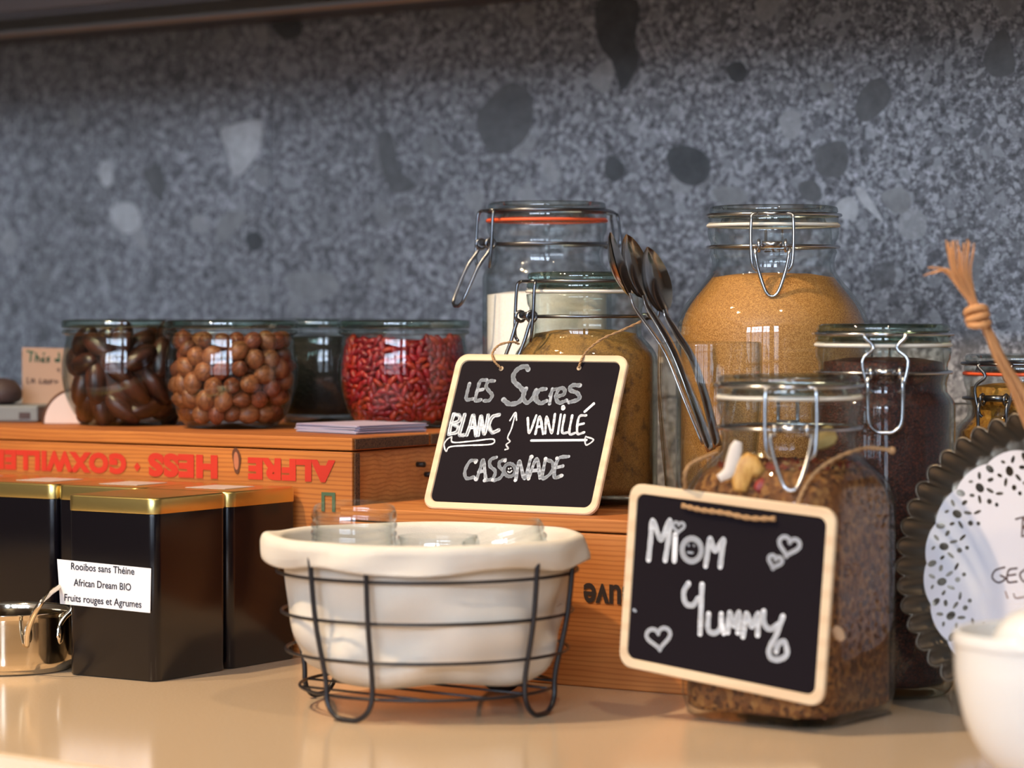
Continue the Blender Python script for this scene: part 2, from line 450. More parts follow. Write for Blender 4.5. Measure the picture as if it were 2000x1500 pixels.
# ------------------------------------------------------------------ text and strokes
def text_mesh(s, size, m, sx=1.0, spacing=1.0, offset=0.0, ext=.0002, align='CENTER', shear=0):
    cu = bpy.data.curves.new('text', 'FONT'); cu.body = s; cu.size = size; cu.align_x = align; cu.align_y = 'CENTER'
    cu.space_character = spacing; cu.offset = offset; cu.extrude = ext; cu.resolution_u = 4; cu.shear = shear
    o = bpy.data.objects.new('text', cu); COL.objects.link(o)
    bpy.context.view_layer.update()
    dg = bpy.context.evaluated_depsgraph_get()
    me = bpy.data.meshes.new_from_object(o.evaluated_get(dg)); bpy.data.objects.remove(o)
    for w in me.vertices: w.co = Vector((w.co.x * sx, w.co.y, w.co.z))
    me.materials.clear(); me.materials.append(m)
    return me
def homog(src, dst):
    A = []; b = []
    for (x, y), (u, v) in zip(src, dst):
        A.append([x, y, 1, 0, 0, 0, -u * x, -u * y]); b.append(u)
        A.append([0, 0, 0, x, y, 1, -v * x, -v * y]); b.append(v)
    h = np.linalg.solve(np.array(A, float), np.array(b, float))
    def f(p):
        w = h[6] * p[0] + h[7] * p[1] + 1
        return ((h[0] * p[0] + h[1] * p[1] + h[2]) / w, (h[3] * p[0] + h[4] * p[1] + h[5]) / w)
    return f
def strokes(paths, fmap, wid, y, rnd=.12):
    """ribbons in the x-z plane at depth y; paths: point lists or (points, width)"""
    mb = MB(); k = 0
    for p in paths:
        w = wid
        if isinstance(p, tuple) and not isinstance(p[0], (int, float)) and isinstance(p[1], (int, float)): p, w = p
        q = [Vector(fmap(a)) for a in (smooth_prof(p, 5) if len(p) > 2 else p)]
        k += 1; yy = y - k * 2e-6
        for i in range(len(q)):
            r = w / 2 * (1 + rnd * math.sin(i * 1.7 + k))
            mb.add([(q[i].x + r * math.cos(2 * pi * a / 10), yy, q[i].y + r * math.sin(2 * pi * a / 10)) for a in range(10)], [tuple(range(10))])
            if i < len(q) - 1:
                d = q[i + 1] - q[i]
                if d.length < 1e-7: continue
                n = Vector((-d.y, d.x)).normalized() * r
                mb.add([(q[i].x + n.x, yy, q[i].y + n.y), (q[i].x - n.x, yy, q[i].y - n.y), (q[i + 1].x - n.x, yy, q[i + 1].y - n.y), (q[i + 1].x + n.x, yy, q[i + 1].y + n.y)], [(0, 1, 2, 3)])
    return mb

# ------------------------------------------------------------------ crates
def crate(name, label, corner, length, depth, h, t_top, t_side, mats, knots=None):
    """origin: front right bottom corner; local -x is left, +y to the back"""
    side, end, grain = mats
    c = thing(name, label, 'crate', corner, -math.radians(AC))
    nb = 3; w = (depth) / nb
    for i in range(nb):
        box('top_board', length - .002, w - .0016, t_top, side, c, (-length / 2 - .001, w * (i + .5), h - t_top / 2), bev=.0012)
        g = box('end_grain', .0012, w - .004, t_top - .002, grain, c, (.0002, w * (i + .5), h - t_top / 2), bev=.0003)
    box('front_board', length - .002, t_side, h - t_top - .0012, side, c, (-length / 2 - .001, t_side / 2 + .0006, (h - t_top - .0012) / 2), bev=.0012)
    box('end_grain', .0012, t_side - .002, h - t_top - .004, grain, c, (.0002, t_side / 2 + .0006, (h - t_top) / 2), bev=.0003)
    box('rear_board', length - .002, t_side, h - t_top - .0012, side, c, (-length / 2 - .001, depth - t_side / 2 - .0006, (h - t_top - .0012) / 2), bev=.0012)
    for x in (-.0045 - t_side / 2, -length + t_side / 2):
        box('end_panel', t_side, depth - 2 * t_side - .003, h - t_top - .0012, end, c, (x, depth / 2, (h - t_top - .0012) / 2), bev=.001)
    return c
UCC = P(-.1285, 2.303, 0)
up = crate('wine_crate', 'taller orange-brown wooden wine crate with red upside-down lettering at the left', UCC, .62, .33, .182, .0105, .0085, (M['crate'], M['crate_end'], M['end_grain']))
def crate_px(px, py):
    p = on_plane(px, py, UCC, VC) - UCC; return p.dot(UC), p.z
# printed lettering, upside down
def crate_text(s, xl, xr, y0, y1, mat, parent, sp=1.0, off=.0):
    x0, z1 = crate_px(xl, y0); x1, z0 = crate_px(xr, y1)
    me = text_mesh(s, .03, mat, 1, sp, off)
    xs = [v.co.x for v in me.vertices]; ys = [v.co.y for v in me.vertices]
    sx = (x1 - x0) / (max(xs) - min(xs)); sy = (z1 - z0) / (max(ys) - min(ys))
    cx, cy = (max(xs) + min(xs)) / 2, (max(ys) + min(ys)) / 2
    for v in me.vertices: v.co = Vector((-(v.co.x - cx) * sx, -.0001 - v.co.z * .3, -(v.co.y - cy) * sy))
    o = obj('stencil_lettering', me, parent, ((x0 + x1) / 2, 0, (z0 + z1) / 2)); return o
crate_text('ALFRE', 484, 655, 893, 943, M['red_print'], up, 1.10, .0019)
crate_text('HESS', 289, 425, 884, 936, M['red_print'], up, 1.10, .0019)
crate_text('GOXWILLER', -22, 247, 876, 927, M['red_print'], up, 1.10, .0019)
dx, dz = crate_px(268, 912)
MB().add(*prism([(dx - .0035, dz), (dx, dz - .004), (dx + .0035, dz), (dx, dz + .004)], .0002)).build('stencil_dot', M['red_print'], up, False, (0, -.0003, 0))
kx, kz = crate_px(462, 900)
MB().add(*prism([(kx + .0042 * math.cos(a) * (1 + .2 * math.sin(3 * a)), kz + .011 * math.sin(a) - .002 * math.cos(a)) for a in [i * pi / 10 for i in range(20)]], .0002)).build('knot', plain('knot_dark', (.10, .03, .012), .7), up, False, (0, -.0003, 0))
MB().add(*prism([(kx + .0026 * math.cos(a), kz + .0075 * math.sin(a) - .001 * math.cos(a)) for a in [i * pi / 10 for i in range(20)]], .0002)).build('knot_heart', plain('knot_pink', (.42, .14, .07), .7), up, False, (0, -.0006, 0))
gx, gz = crate_px(628, 961); gx2, gz2 = crate_px(655, 1000)
for r in ((gx, gz - .0028, gx2, gz), (gx2 - .0032, gz2, gx2, gz - .0028), (gx, gz2, gx + .0032, gz - .0028)):
    MB().add(*prism([(r[0], r[1]), (r[2], r[1]), (r[2], r[3]), (r[0], r[3])], .0002)).build('green_stamp', M['green_print'], up, False, (0, -.0003, 0))
nail = plain('rusty_nail', (.03, .02, .015), .5, .6)
for (y, z) in ((.098, .156), (.11, .147)):
    MB().add(*tube([(-.006, y, z), (.003, y, z)], [.0022, .0024], 10)).build('nail', nail, up)
LCC = P(.172, 2.0756, 0)
low = crate('low_wooden_crate', 'lower pale pine crate that carries the clip-top sugar jars', LCC, .3680, .33, .128, .0100, .0090, (M['crate_low'], M['crate_low'], M['end_grain']))
def low_px(px, py):
    p = on_plane(px, py, LCC, VC) - LCC; return p.dot(UC), p.z
me = text_mesh('euve', .024, M['black_print'], .82, 1.0, .0006)
x0, z0 = low_px(1140, 1187); x1, z1 = low_px(1240, 1150)
xs = [v.co.x for v in me.vertices]; ys = [v.co.y for v in me.vertices]
for v in me.vertices: v.co = Vector((-(v.co.x) * (x1 - x0) / (max(xs) - min(xs)), -.0001 - v.co.z * .3, -(v.co.y) * (z1 - z0) / (max(ys) - min(ys)) * .9))
obj('branded_lettering', me, low, ((x0 + x1) / 2, 0, (z0 + z1) / 2 + .001))

# ------------------------------------------------------------------ tea tins
TS = .0905
t0 = Vector((-.2731, 2.174, 0)); LD = -UC; RD = VC
def tin_mesh():
    secs = [(TS / 2 - .0025, .006, 0), (TS / 2 - .0008, .0075, .0012), (TS / 2 - .0006, .0078, .128), (TS / 2 - .0012, .0075, .131)]
    v, f = loft(secs, 48); n = 48
    f.append(tuple(range(n))[::-1]); f.append(tuple(3 * n + k for k in range(n)))
    lid = [(TS / 2 - .0002, .0085, .1292), (TS / 2, .0088, .1300), (TS / 2, .0088, .1400), (TS / 2 - .0005, .0085, .1410), (TS / 2 - .0016, .008, .1415), (TS / 2 - .004, .007, .1413)]
    lv, lf = loft(lid, 48); lf.append(tuple(5 * n + k for k in range(n)))
    return mesh_data('tin_body', v, f, M['tin']), mesh_data('tin_lid', lv, lf, M['gold'])
TB, TL = tin_mesh()
for me in (TB, TL):
    for p in me.polygons:
        if len(p.vertices) > 4: p.use_smooth = False
def tin(i, j, label, top=True):
    c = t0 + (LD * (i + .5) + RD * (j + .5)) * (TS + .0012)
    t = thing('tea_tin', label, 'tin', (c.x, c.y, Z0), -math.radians(AC), 'square tea tins with gold lids')
    obj('body', TB, t); obj('lid', TL, t)
    if top: box('paper_label', .040, .040, .0003, M['lid_card'], t, (0, 0, .1416), (0, 0, .02), bev=0)
    return t
tA = tin(0, 0, 'front black square tea tin, gold lid, with a white printed label on its side', False)
tin(0, 1, 'black square tea tin directly behind the front labelled tin, beside the basket')
tin(1, 1, 'black square tea tin with gold lid between the front tin and the crate, mostly hidden')
tin(2, 1, 'black square tea tin with gold lid standing behind the steel saucepan')
tin(3, 1, 'black square tea tin at the left edge of the photo, only a lid corner showing')
# label wrapped on tin A front-left face
fy = -TS / 2
lab = thing('paper_label', None, None, (0, 0, 0)); lab.parent = tA
lx0, lx1 = -TS / 2 - .007, TS / 2 - .0045
mb = MB(); mb.add(*prism([(lx0 - .001, .0905), (lx1 + .001, .0878), (lx1, .0535), (lx0 + .002, .0555)], .0003))
mb.build('label_sheet', M['paper'], lab, False, (0, fy - .0010, 0))
for i, (s, w) in enumerate((('Rooibos sans Théine', .064), ('African Dream BIO', .058), ('Fruits rouges et Agrumes', .078))):
    me = text_mesh(s, .008, M['ink'], 1, 1.0, .00006)
    xs = [v.co.x for v in me.vertices]; k = w / (max(xs) - min(xs))
    for v in me.vertices: v.co = Vector((v.co.x * k, -v.co.z * .3, v.co.y * .98))
    obj('printed_line', me, lab, ((lx0 + lx1) / 2 - .001, fy - .0013, .0850 - i * .0125), (0, .015, 0))

# ------------------------------------------------------------------ tulip jars
def pack(n, R_of_z, z0, z1, rad, iters=120, seed=3, shell=None):
    g = np.random.default_rng(seed); pos = np.zeros((n, 3))
    th = g.uniform(0, 2 * pi, n) if shell is None else g.uniform(shell[0], shell[1], n)
    z = g.uniform(z0, z1, n); rr = np.array([R_of_z(a) for a in z]) * (np.sqrt(g.uniform(.0, 1, n)) if shell is None else 1)
    pos[:, 0] = rr * np.cos(th); pos[:, 1] = rr * np.sin(th); pos[:, 2] = z
    r = rad if isinstance(rad, np.ndarray) else np.full(n, rad)
    zz = np.linspace(z0, z1, 40); RR = np.array([R_of_z(a) for a in zz])
    for it in range(iters):
        d = pos[:, None] - pos[None]; L = np.sqrt((d ** 2).sum(-1)) + 1e-9
        ov = np.clip(r[:, None] + r[None] - L, 0, None); np.fill_diagonal(ov, 0)
        pos += (d / L[..., None] * ov[..., None]).sum(1) * .35
        pos[:, 2] = np.clip(pos[:, 2], z0 + r, z1 - r * .3)
        lim = np.interp(pos[:, 2], zz, RR) - r
        q = np.hypot(pos[:, 0], pos[:, 1]) + 1e-9
        k = np.where((q > lim) | (shell is not None), lim / q, 1.0)
        pos[:, 0] *= k; pos[:, 1] *= k
    return pos
WECK = smooth_prof([(.004, .0035), (.030, .0010), (.036, .0), (.041, .0035), (.0475, .0105), (.0535, .0220), (.0574, .0370), (.0582, .0500), (.0572, .0620), (.0550, .0735), (.0543, .0790), (.0550, .0812), (.0575, .0822), (.0580, .0845), (.0568, .0858), (.0545, .0860)], 3)
def weck_R(z):
    zs = [p.y for p in WECK[6:]]; rs = [p.x for p in WECK[6:]]
    return float(np.interp(z, zs, rs)) - .0030
WO = MB().add(*lathe([(p.x, p.y) for p in WECK], 72)).mesh('jar_body', M['green_glass'])
inner = [(.0525, .0858)] + [(p.x - .0024, p.y) for p in reversed(WECK[8:38])] + [(.036, .0055), (.02, .0042), (.0, .0045)]
WI = MB().add(*lathe(inner, 72)).mesh('jar_inner', M['glass_in'])
lidp = smooth_prof([(.0, .0905), (.040, .0905), (.050, .0895), (.0570, .0872), (.0584, .0880), (.0586, .0925), (.0570, .0944), (.0530, .0948), (.050, .0935), (.030, .0930), (.0, .0930)], 3)
WL = MB().add(*lathe([(max(p.x, 0), p.y) for p in lidp], 72)).mesh('jar_lid', M['green_thick'])
def weck(label, x, y, seed):
    t = thing('tulip_jar', label, 'jar', P(x, y, .1822), 0, 'round tulip jars on the tall crate')
    obj('glass_body', WO, t); obj('inner_wall', WI, t); obj('glass_lid', WL, t)
    return t
JAR = {'date': (-.3475, 2.565), 'nut': (-.2465, 2.500), 'black': (-.171, 2.625), 'goji': (-.0955, 2.515)}
weck('leftmost round glass tulip jar filled with dark brown dried dates', *JAR['date'], 1)
weck('round glass tulip jar filled with brown-skinned hazelnuts, second from left', *JAR['nut'], 2)
weck('dark glass tulip jar of black dried leaves behind the nut and red berry jars', *JAR['black'], 3)
weck('round glass tulip jar filled with bright red dried berries', *JAR['goji'], 4)
def jar_front(jx, jy): return math.atan2(-jy, -jx)
# hazelnuts
def nutmat(name, c1, c2):
    t = NT(name); n = t.n('TexNoise', {'Vector': coords(t, (1, 1, .35)), 'Scale': 420.0, 'Detail': 3.0})
    t.principled(t.ramp(n, [(.35, c1), (.65, c2)]), .45, bump=n, strength=.35, dist=.0005); return t.m
NM = [nutmat('hazelnut_brown', (.10, .026, .010), (.24, .068, .026)), nutmat('hazelnut_red_brown', (.15, .032, .014), (.34, .088, .040)), nutmat('hazelnut_tan', (.17, .05, .018), (.36, .125, .045))]
def put_many(kind, jx, jy, n, zlo, zhi, r, meshes, label, cat, group, seed, long=False, half=1.75, nshell=None):
    fr = jar_front(jx, jy)
    pos = pack(n, weck_R, zlo, zhi, r, seed=seed, shell=(fr - half, fr + half) if nshell else None, iters=60 if nshell else 140)
    g = random.Random(seed); cnt = 0
    for k in range(n):
        x, y, z = pos[k]; q = math.hypot(x, y); a = math.atan2(y, x)
        da = (a - fr + pi) % (2 * pi) - pi
        if not nshell and not (q > weck_R(z) - 3.0 * r and abs(da) < half or z > zhi - 1.6 * r and False): continue
        o = bpy.data.objects.new(kind, g.choice(meshes)); COL.objects.link(o)
        o.location = P(jx + x, jy + y, .1822 + z)
        if long: # lie roughly tangent to the glass
            tl = g.uniform(0, pi); T = Vector((-math.sin(a), math.cos(a), 0)) * math.cos(tl) + Vector((0, 0, 1)) * math.sin(tl) + Vector((math.cos(a), math.sin(a), 0)) * g.uniform(-.25, .1)
            o.rotation_euler = T.to_track_quat('Z', 'Y').to_euler()
        else: o.rotation_euler = (g.uniform(0, 6.3), g.uniform(0, 6.3), g.uniform(0, 6.3))
        tag(o, label, cat, group); cnt += 1
    return cnt
nutm = []
for i in range(6):
    r = .0074 + .0008 * (i % 3)
    v, f = ellipsoid(r * (.92 + .05 * (i % 2)), r * .95, r * 1.08, 14, 10)
    v = [(a * (1 - .15 * max(0, c / r) ** 3), b * (1 - .15 * max(0, c / r) ** 3), c * (1 + .12 * max(0, c / r) ** 4)) for a, b, c in v]
    nutm.append(mesh_data('hazelnut', v, f, NM[i % 3]))
put_many('hazelnut', *JAR['nut'], 195, .005, .079, .0081, nutm, 'brown hazelnut in its skin inside the second tulip jar', 'nut', 'hazelnuts in the second tulip jar', 5)
def core(name, label, j, shrink, mat, cat, top=.074, wob=None, lo=.008):
    x, y = JAR[j]
    prof = [(0.0, lo - .001), (weck_R(lo) * .6, lo - .001)] + [(max(weck_R(z) - shrink, .005), z) for z in np.linspace(lo, top, 12)] + [(weck_R(top) * .6, top + .002), (0.0, top + .003)]
    o = MB().add(*lathe(prof, 40, wob)).build(name, mat, None, True, P(x, y, .1822)); tag(o, label, cat, kind='stuff'); return o
core('hazelnut_fill', 'deeper mass of hazelnuts behind the front nuts in the jar', 'nut', .015, speckle('nut_fill', [(0, (.05, .015, .008)), (1, (.22, .08, .04))], 130, .7, .8), 'nuts', .066)
# red berries
BM_ = []
for i, c in enumerate(((.32, .008, .012), (.44, .016, .014), (.50, .038, .014), (.25, .006, .012), (.40, .012, .02))):
    t = NT('dried_red_berry_%s' % 'abcde'[i]); n = t.n('TexNoise', {'Vector': coords(t, (1, 1, .4)), 'Scale': 700.0, 'Detail': 3.0})
    t.principled(t.ramp(n, [(.35, tuple(a * .5 for a in c)), (.62, c)]), .38, bump=n, strength=.8, dist=.0006)
    for s in (1.0, .85):
        v, f = ellipsoid(.0039 * s, .0031 * s, .0066 * s, 8, 7, .22, random.Random(i))
        BM_.append(mesh_data('red_berry', v, f, t.m))
put_many('red_berry', *JAR['goji'], 300, .006, .0775, .0033, BM_, 'small bright red dried berry inside the right-hand tulip jar', 'berry', 'dried red berries in the tulip jar', 9, True, 1.65, True)
core('red_berry_fill', 'deeper mass of red berries behind the front layer in the jar', 'goji', .0062, speckle('berry_fill', [(0, (.14, .004, .005)), (1, (.42, .02, .014))], 230, .5, 1.0), 'berries', .0745)
# dates
t = NT('dried_date'); n = t.n('TexNoise', {'Vector': coords(t, (1, 1, .3)), 'Scale': 160.0, 'Detail': 4.0})
t.principled(t.ramp(n, [(.35, (.012, .004, .003)), (.65, (.080, .022, .010))]), .34, bump=n, strength=.8, dist=.0015); DM = t.m
dm = []
for i in range(3):
    v, f = ellipsoid(.0105, .0095, .0185 + .001 * i, 14, 10, .10, random.Random(i)); dm.append(mesh_data('dried_date', v, f, DM))
put_many('dried_date', *JAR['date'], 64, .005, .079, .0108, dm, 'dark brown glossy dried date inside the leftmost tulip jar', 'date', 'dried dates in the leftmost tulip jar', 4, True, 1.8)
core('dried_date_fill', 'deeper dark mass of dried dates in the leftmost jar', 'date', .012, speckle('date_fill', [(0, (.02, .006, .004)), (1, (.10, .03, .014))], 90, .4, .8), 'dates', .062)
core('black_leaf_fill', 'black crumbly dried leaves filling the rear tulip jar', 'black', .0008, speckle('black_leaf', [(0, (.002, .002, .0025)), (1, (.012, .009, .009))], 420, .8, 1.0), 'tea leaves', .077)

# ------------------------------------------------------------------ clip-top jars
def clip(t, phi, Ht, Rn, wm, k=1.0, lever='v', out=.0, bail='rect', zwire=.036, lever_len=.038):
    e = Vector((math.cos(phi), math.sin(phi), 0)); tg = Vector((-math.sin(phi), math.cos(phi), 0)); up_ = Vector((0, 0, 1))
    def q(r, s, z): return e * r + tg * s + up_ * z
    zl = Ht - .0075; zw = Ht - zwire; wr = .00135 * k
    MB().add(*tube([(x * 1, y, z) for x, y, z in ring_pts(Rn * .955 + .0022, zw, 56)], wr, 8, True)).build('neck_wire', wm, t)
    hw = .0165 * k
    # lid wire: over the rim groove from the hinge to the bail
    n = 40; a0 = .0; pts = []
    MB().add(*tube(ring_pts(Rn + .0012, zl, 56), wr, 8, True)).build('lid_wire', wm, t)
    # clasp bail
    if bail == 'rect':
        path = [q(Rn + .003, -hw * .7, zl), q(Rn + .0045, -hw * .95, zl - .001), q(Rn + .006, -hw, zl - .006), q(Rn + .007, -hw * 1.02, zw + .005), q(Rn + .008, -hw * .95, zw - .014), q(Rn + .007, -hw * .72, zw - .020)]
    else:
        path = [q(Rn + .003, -hw * .85, zl), q(Rn + .0045, -hw * .9, zl - .002), q(Rn + .005, -hw * .5, zl - .010), q(Rn + .007, -hw * 1.0, zl - .019), q(Rn + .008, -hw * .75, zw - .010), q(Rn + .007, -hw * .6, zw - .014)]
    mirror = lambda L: [p - tg * (2 * p.dot(tg)) for p in L]
    b = MB(); b.add(*tube(smooth_prof(path, 4), wr, 8)); b.add(*tube(smooth_prof(mirror(path), 4), wr, 8))
    b.add(*tube([path[0], mirror(path)[0]], wr, 8))
    cl = b.build('clasp_bail', wm, t)
    # pivot barrel with end loops
    pv = MB(); pv.add(*tube([q(Rn + .0055, -.008 * k, zw + .001), q(Rn + .0055, .008 * k, zw + .001)], .0028 * k, 10))
    for s in (-1, 1):
        pv.add(*tube([q(Rn + .0055 + .0042 * math.cos(a), s * .0105 * k, zw + .0042 * math.sin(a)) for a in [i * pi / 6 for i in range(12)]], wr, 8, True))
    pv.build('clasp_pivot', wm, t)
    zb = zw - lever_len
    if lever == 'v':
        L = [q(Rn + .006, -.0135 * k, zw - .002), q(Rn + .009, -.013 * k, zw - .008), q(Rn + .009 + out * .4, -.0105 * k, zw - .02), q(Rn + .010 + out * .9, -.005 * k, zb + .004), q(Rn + .010 + out, 0, zb)]
    else:
        L = [q(Rn + .006, -.0125 * k, zw - .002), q(Rn + .009, -.0125 * k, zw - .008), q(Rn + .009 + out * .4, -.0125 * k, zw - .02), q(Rn + .010 + out * .9, -.0115 * k, zb + .006), q(Rn + .010 + out, -.006, zb), q(Rn + .010 + out, 0, zb - .0006)]
    full = L + mirror(L)[::-1][1:]
    MB().add(*tube(smooth_prof(full, 4), wr * 1.1, 8)).build('clasp_lever', wm, t)
    # hinge on the opposite side
    h = MB()
    for s in (-1, 1):
        h.add(*tube(smooth_prof([q(-Rn * .2, s * Rn * .97, zl), q(-Rn * .7, s * Rn * .72, zl + .0005), q(-Rn - .009, s * .0075, zl - .001), q(-Rn - .0125, s * .007, zl - .006), q(-Rn - .0150, s * .007, zw + .004), q(-Rn - .0120, s * .007, zw - .002), q(-Rn - .003, s * .007, zw)], 4), wr, 8))
    h.add(*tube([q(-Rn - .004, -.008, zw), q(-Rn - .004, .008, zw)], .003, 10))
    h.build('hinge', wm, t)

def clip_jar(name, label, x, y, z, Ht, R, Rn, mats, shoulder, phi, sq=False, rotz=0, corner=.03, group='clip-top storage jars', ck=None, gasket=None, fill_top=.1, fill=None, wires=None, foot=.012, rc=None):
    gm, lm = mats
    t = thing(name, label, 'jar', P(x, y, z), rotz, group)
    zG = Ht - .017; zN = Ht - .050
    if sq:
        S_ = [(R * .5, R * .4, .004), (R - .010, corner * .8, .0), (R - .003, corner * .95, .004), (R, corner, foot), (R, corner, zN - shoulder), (R - .0015, corner * 1.05, zN - shoulder * .78)]
        for i in range(1, 9):
            u = i / 8; a = R - .0015 + (Rn * .94 - R + .0015) * (1 - math.cos(u * pi)) / 2
            r = corner * 1.05 + (a - corner * 1.05) * min(1, u * 1.25) ** 1.2; S_.append((a, min(a, r), zN - shoulder * .78 + shoulder * .78 * (math.sin(u * pi / 2) * .55 + u * .45)))
        S_ += [(Rn * q, Rn * q, zz) for q, zz in ((.93, zN + .006), (.95, zN + .010), (.97, zN + .0125), (.945, zN + .017), (.955, zN + .021), (.985, zN + .024), (1.0, zG - .004), (1.0, zG - .001), (.90, zG))]
        v, f = loft(S_, 96)
        inn = [(Rn * .88, Rn * .88, zG)] + [(max(a - .0032, .002), max(min(a - .0032, r - .002), .001), zz) for a, r, zz in reversed(S_[3:-6])] + [(R * .86, corner * .8, .0065), (.002, .001, .0062)]
        vi, fi = loft(inn, 96)
    else:
        S_ = [(R * .2, .004), (R * .70, .003), (R * .84, .0), (R * .93, .002), (R * .985, .007), (R, foot + .004), (R, zN - shoulder)]
        for i in range(1, 9):
            u = i / 8; S_.append((R + (Rn * .94 - R) * (1 - math.cos(u * pi)) / 2, zN - shoulder + shoulder * (math.sin(u * pi / 2) * .5 + u * .5)))
        S_ += [(Rn * q, zz) for q, zz in ((.93, zN + .006), (.95, zN + .010), (.97, zN + .0125), (.945, zN + .017), (.955, zN + .021), (.985, zN + .024), (1.0, zG - .004), (1.0, zG - .001), (.90, zG))]
        v, f = lathe(S_, 88)
        inn = [(Rn * .88, zG)] + [(a - .0032, zz) for a, zz in reversed(S_[5:-6])] + [(R * .86, .0075), (.0, .0062)]
        vi, fi = lathe(inn, 88)
    MB().add(v, f).build('glass_body', gm, t); MB().add(vi, fi).build('inner_wall', M['glass_in'], t)
    MB().add(*lathe([(Rn * .90, zG + .0002), (Rn * 1.005, zG), (Rn * 1.02, zG + .0012), (Rn * 1.005, zG + .0026), (Rn * .90, zG + .0024), (Rn * .90, zG + .0002)], 72)).build('rubber_seal', gasket, t)
    z_ = zG + .003
    lp = [(0, z_ + .004), (Rn * .78, z_ + .004), (Rn * .84, z_ - .002), (Rn * .88, z_), (Rn * .985, z_), (Rn, z_ + .0015), (Rn * .99, z_ + .0055), (Rn * .955, z_ + .0065), (Rn * .955, z_ + .0080), (Rn * .985, z_ + .0092), (Rn * .975, Ht - .0015), (Rn * .93, Ht), (Rn * .80, Ht - .0005), (Rn * .76, Ht - .003), (0, Ht - .0035)]
    MB().add(*lathe(lp, 88)).build('glass_lid', lm, t)
    clip(t, phi - rotz, Ht, Rn, wires or M['dark_steel'], **(ck or {}))
    if fill:
        if sq:
            fs = [(.002, .001, .0078), (R - .0075, corner * .75, .0078), (R - .0045, corner * .85, .0105), (R - .0042, corner * .87, .02)]
            for a, r, zz in S_[4:-6]:
                if zz < fill_top: fs.append((a - .0042, min(a - .0042, max(r - .003, .001)), zz))
            fs += [(fs[-1][0] - .001, fs[-1][0] - .001, fill_top), (.002, .001, fill_top + .002)]
            fv, ff = loft(fs, 96)
        else:
            fs = [(0, .0082), (R * .84, .0085), (R - .0055, .012)]
            for a, zz in S_[5:-6]:
                if .014 < zz < fill_top - .002: fs.append((a - .0042, zz))
            rr = float(np.interp(fill_top, [q[1] for q in S_[5:]], [q[0] for q in S_[5:]])) - .0043
            fs += [(rr, fill_top), (rr * .6, fill_top + .003), (0, fill_top + .004)]
            fv, ff = lathe(fs, 72)
        fo = MB().add(fv, ff).build(fill[0], fill[3], None, True, P(x, y, z), (0, 0, rotz)); tag(fo, fill[1], fill[2], kind='stuff')
    return t
TOC = lambda x, y: math.atan2(-y, -x)       # azimuth towards the camera
white_sugar = speckle('white_sugar', [(0, (.78, .73, .70)), (1, (.92, .88, .86))], 1600, .6, .3)
vanilla_sugar = speckle('vanilla_sugar', [(0, (.24, .115, .022)), (1, (.42, .22, .055))], 1300, .8, .5, (90, .52, .66, (.13, .065, .02)))
brown_sugar = speckle('brown_sugar', [(0, (.34, .135, .024)), (.5, (.52, .235, .055)), (1, (.70, .36, .105))], 1500, .6, .4)
dark_seed = speckle('dark_red_seeds', [(0, (.015, .004, .004)), (.6, (.050, .010, .008)), (1, (.15, .03, .014))], 900, .5, .8)
amber = speckle('amber_flakes', [(0, (.22, .09, .01)), (1, (.50, .25, .03))], 300, .6, .8)
muesli_core = speckle('muesli_mix', [(0, (.07, .022, .006)), (.5, (.20, .07, .016)), (1, (.34, .15, .04))], 260, .8, 1.0)
GL = (M['glass'], M['thick_glass'])
clip_jar('clip_top_jar', 'tall clip-top jar of white sugar with an orange rubber seal, open clasp at left', .0300, 2.440, .1285, .2492, .0555, .0515, GL, .016, pi * 1.13, ck=dict(lever='u', out=.022, lever_len=.052), gasket=M['rubber_orange'], fill_top=.170,
         fill=('white_sugar', 'fine white sugar filling the jar with the orange seal', 'sugar', white_sugar), wires=M['dark_steel'])
clip_jar('clip_top_jar', 'clip-top jar of dusty vanilla sugar right behind the chalkboard of sugars', .0602, 2.322, .1285, .1880, .0588, .0485, (M['green_glass'], M['green_thick']), .022, pi * 1.14, ck=dict(lever='u', out=.010, lever_len=.040), gasket=M['rubber_white'], fill_top=.138,
         fill=('vanilla_sugar', 'clumpy brown vanilla sugar in the jar behind the chalkboard', 'sugar', vanilla_sugar), wires=M['dark_steel'])
clip_jar('clip_top_jar', 'large bulbous clip-top jar of light brown sugar, clasp facing the viewer', .2110, 2.300, .1285, .2410, .0785, .0530, GL, .052, TOC(.24, 2.3), ck=dict(lever='v', lever_len=.040, zwire=.033), gasket=M['rubber_white'], fill_top=.1835,
         fill=('brown_sugar', 'light brown cane sugar in the large bulbous jar', 'sugar', brown_sugar), wires=M['steel'])
clip_jar('clip_top_jar', 'clip-top jar of dark red seeds standing behind the muesli jar', .2766, 2.120, .0002, .2755, .0535, .0505, (M['green_glass'], M['green_thick']), .012, TOC(.22, 2.12), ck=dict(lever='u', bail='wavy', lever_len=.042), gasket=M['rubber_white'], fill_top=.247,
         fill=('dark_seeds', 'dark red seeds filling the jar behind the muesli', 'seeds', dark_seed), wires=M['steel'], group='clip-top storage jars')
clip_jar('clip_top_jar', 'rear clip-top jar of amber flakes with an orange seal at the right edge', .4220, 2.340, .0002, .2490, .0580, .0500, GL, .016, TOC(.3, 2.3) - .5, ck=dict(lever='u', bail='wavy', lever_len=.040), gasket=M['rubber_orange'], fill_top=.222,
         fill=('amber_flakes', 'amber yellow flakes in the rear jar at the right edge', 'flakes', amber), wires=M['dark_steel'])
MX, MY, MROT = .1950, 1.998, -math.radians(36)
MR = .0628; MC = .030
